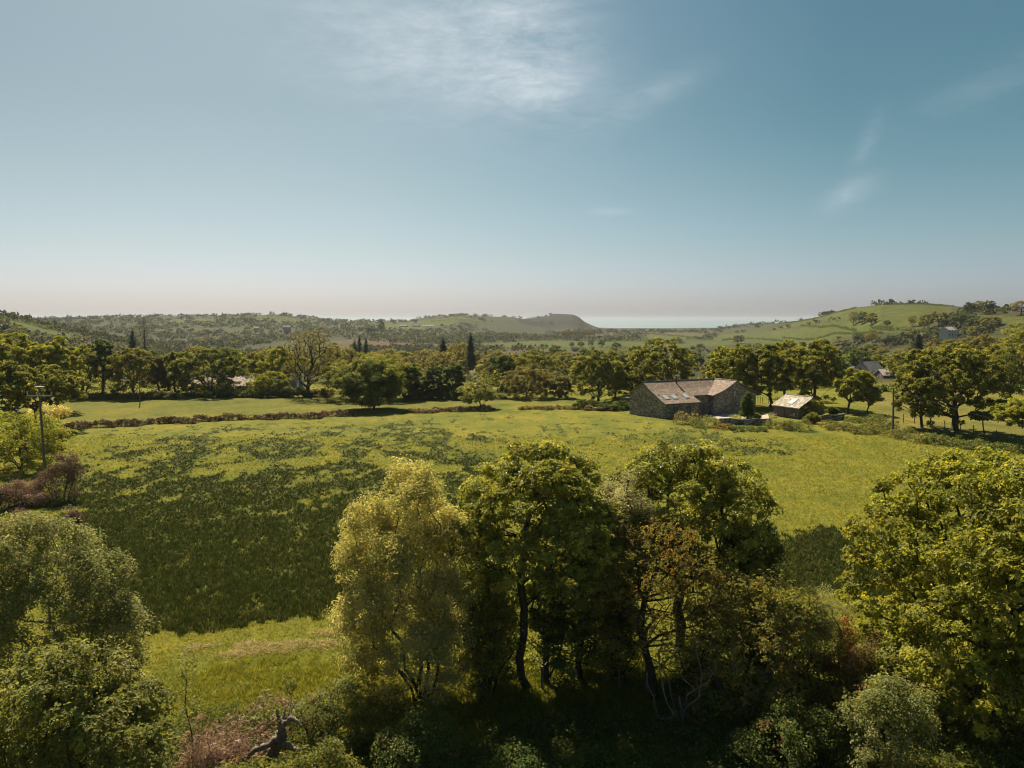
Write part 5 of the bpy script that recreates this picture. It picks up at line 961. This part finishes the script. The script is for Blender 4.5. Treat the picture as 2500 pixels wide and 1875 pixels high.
for i, (x0, y0, x1, y1, lb, pal) in enumerate([(760, 1080, 960, 1160, 'dark bush end of the wall right of the outbuilding', DARKG), (960, 1050, 1110, 1220, 'bushy green growth left of the right hand pole', BRAMBLE), (560, 1130, 760, 1220, 'low rushy clump in front of the short garden wall', OLIVE+DARKG), (760, 1150, 980, 1250, 'sloping bramble bank left of the right hand pole', OLIVE+BRAMBLE),
        (1110, 1180, 1300, 1290, 'bramble bank right of the right hand pole', BRAMBLE+OLIVE), (1280, 1200, 1480, 1330, 'pale brambly bank below the massive oak', BRAMBLE+PALEB), (1440, 1220, 1660, 1350, 'dark shaded bank beneath the massive oak', DARKG), (1640, 1260, 1900, 1380, 'dark shaded bank sloping right beneath the fence', DARKG), (1880, 1300, 2212, 1420, 'dark lower bank behind the top of the sycamore', DARKG)]):
    a, b_ = z4(x0, y0), z4(x1, y1); rough('hedge_bank', lb, 'bush', a[0]-6, b_[0]+6, a[1], b_[1]-4, seed=830+i, dens=8, dd=5, size=.24, cr=.32, pal=pal+BRAMBLE, hk=.8, per=10)

# ------------------------------------------------------------------ what nobody could count
def blades(name, label, X, Y, hgt, wid, pal, seed, mat=LEAF, spread=.35, per=6):
    rng = np.random.default_rng(seed); n = len(X); cl = np.repeat(np.arange(n), per); N_ = n*per
    px = X[cl]+rng.normal(size=N_)*spread*hgt[cl]*.45; py = Y[cl]+rng.normal(size=N_)*spread*hgt[cl]*.45; pz = hfun(px, py)-.03
    an = rng.uniform(0, 6.28, N_); hh = hgt[cl]*rng.uniform(.55, 1.2, N_); ww = wid[cl]*rng.uniform(.7, 1.3, N_); lx = rng.normal(size=N_)*hh*spread; ly = rng.normal(size=N_)*hh*spread
    b = np.stack([px, py, pz], 1); s = np.stack([np.cos(an)*ww, np.sin(an)*ww, 0*an], 1); tip = b+np.stack([lx, ly, hh], 1)
    v = np.stack([b-s, b+s, tip], 1).reshape(-1, 3); f = np.arange(3*N_).reshape(-1, 3); c = np.repeat(palette(rng, N_, cl, pal, .25)*.9, 3, 0)
    return tag(mesh_np(name, v, f, mat, colr=c), label, kind='stuff')
rng = np.random.default_rng(5)
def scatter(n, d0, d1, u0, u1, p=1.0):
    Y = d0*(d1/d0)**(rng.random(n)**p); U = rng.uniform(u0, u1, n); return U*Y, Y
X, Y = scatter(150000, 26, 120, -.75, .75)
rmk = shade_rush_mask(X, Y); g_ = rmk < .4
blades('grass', 'short yellow green pasture grass', X[g_], Y[g_], np.full(g_.sum(), .10)+.0012*Y[g_], .012+.00035*Y[g_], [((.115, .12, .016), 5), ((.09, .10, .014), 3), ((.16, .145, .035), 2)], 51, per=3, spread=.6)
X, Y = scatter(260000, 34, 150, -.75, .75); rmk = shade_rush_mask(X, Y); g_ = (rmk > .35) & (rng.random(260000) < rmk*1.1*np.clip(1.5-Y/120., .25, 1))
blades('shade_rushes', 'dark rushy tufts over the field, its shade put into their colour', X[g_], Y[g_], rng.uniform(.16, .40, g_.sum())*np.clip(1.35-Y[g_]/160., .5, 1), .014+.00035*Y[g_], [((.038, .048, .009), 6), ((.028, .038, .008), 4), ((.10, .095, .02), 1.6), ((.15, .12, .05), .5)], 52, SHADE_RUSHM, per=6, spread=.45)
# tall grass and ferns by the foreground hedge line
sp_ = gpoly([(395, 1440), (560, 1425), (760, 1405), (1000, 1440), (1300, 1420), (1480, 1420), (1480, 1560), (760, 1560), (420, 1560)]); Y = rng.uniform(30, 44, 60000); X = rng.uniform(-22, 12, 60000); g_ = soft_in(X, Y, sp_, 4.0) & (rng.random(60000) < 1.3*fbm(X/1.5, Y/1.5, 66, 3))
blades('tall_grass', 'tussocky uncut grass and fern at the near edge of the field', X[g_], Y[g_], rng.uniform(.10, .34, g_.sum()), np.full(g_.sum(), .02), [((.12, .125, .02), 5), ((.17, .15, .04), 2), ((.08, .095, .018), 3)], 53, per=5, spread=.6)
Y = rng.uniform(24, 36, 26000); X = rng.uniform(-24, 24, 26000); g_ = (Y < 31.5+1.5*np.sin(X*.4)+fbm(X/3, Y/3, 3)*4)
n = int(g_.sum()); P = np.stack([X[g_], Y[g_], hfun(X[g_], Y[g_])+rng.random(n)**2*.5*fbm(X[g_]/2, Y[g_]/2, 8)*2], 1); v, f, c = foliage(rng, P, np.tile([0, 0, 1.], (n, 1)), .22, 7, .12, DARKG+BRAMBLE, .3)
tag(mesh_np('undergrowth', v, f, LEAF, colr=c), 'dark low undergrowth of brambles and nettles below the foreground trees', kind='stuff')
# straw coloured patch of cut grass
sp2 = gpoly([(385, 1425), (410, 1395), (480, 1390), (580, 1375), (720, 1365), (740, 1400), (700, 1430), (600, 1442), (440, 1432)]); Y = rng.uniform(36, 48, 50000); X = rng.uniform(-22, -4, 50000); g_ = inpoly(X, Y, sp2) & (fbm(X/1.1, Y/.7, 44, 3) > .45) & (fbm(X/3.2, Y/1.0, 45, 3) > .53)
blades('dry_grass', 'straw coloured cut grass lying at the near edge of the field', X[g_], Y[g_], rng.uniform(.05, .14, g_.sum()), np.full(g_.sum(), .03), [((.26, .20, .09), 5), ((.17, .15, .05), 3)], 54, DRY, 2.0, 5)
# far scrub that reads as one rough cover
rng = np.random.default_rng(6); nn = 26000; Y = 430*(2950/430.)**rng.random(nn); U = rng.uniform(-.95, .95, nn); X = U*Y; past = np.zeros(nn, bool)
for p_ in pastures: past |= inpoly(X, Y, p_)
dn = fbm(X/130., Y/130., 61, 3); ok = ~past & (dn > .44+np.where(Y < 2000, .12, -.06)*sm((U-.02)/.1)) & ~((U > .05) & (U < .5) & (Y > 2300)); X, Y = X[ok], Y[ok]; n = len(X); hh = rng.uniform(1.0, 3.4, n)*(1+Y/2500.)
P = np.stack([X, Y, hfun(X, Y)+hh*.35], 1); v, f, c = [], [], []
k = 14; cl = np.repeat(np.arange(n), k); u = unit(rng, n*k); off = u*hh[cl][:, None]*np.array([1.1, 1.1, .7]); off[:, 2] = np.abs(off[:, 2]); pos = P[cl]+off; v, f = leaf_geo(rng, pos, u*.8+np.array([0, 0, .6])+rng.normal(size=u.shape)*.3, hh[cl]*.8, .8); c = np.repeat(palette(rng, n*k, cl, HAZY, .3), 4, 0)
tag(mesh_np('scrub', v, f, LEAF, colr=c), 'rough olive scrub covering the far slopes and marsh edge', kind='stuff')
# ------------------------------------------------------------------ air
HZM = bpy.data.materials.new('air'); HZM.use_nodes = True; t = HZM.node_tree; t.nodes.clear(); out = N(t, 'ShaderNodeOutputMaterial'); v = N(t, 'ShaderNodeVolumePrincipled'); v.inputs['Density'].default_value = .00007
v.inputs['Color'].default_value = (.52, .58, .66, 1); v.inputs['Anisotropy'].default_value = .35; L(t, v.outputs[0], out.inputs['Volume'])
m = MB(); m.box(-65000, 65000, -6500, 75000, -46, 75); tag(m.build('haze', HZM), 'thin pale haze over the whole valley', kind='stuff')
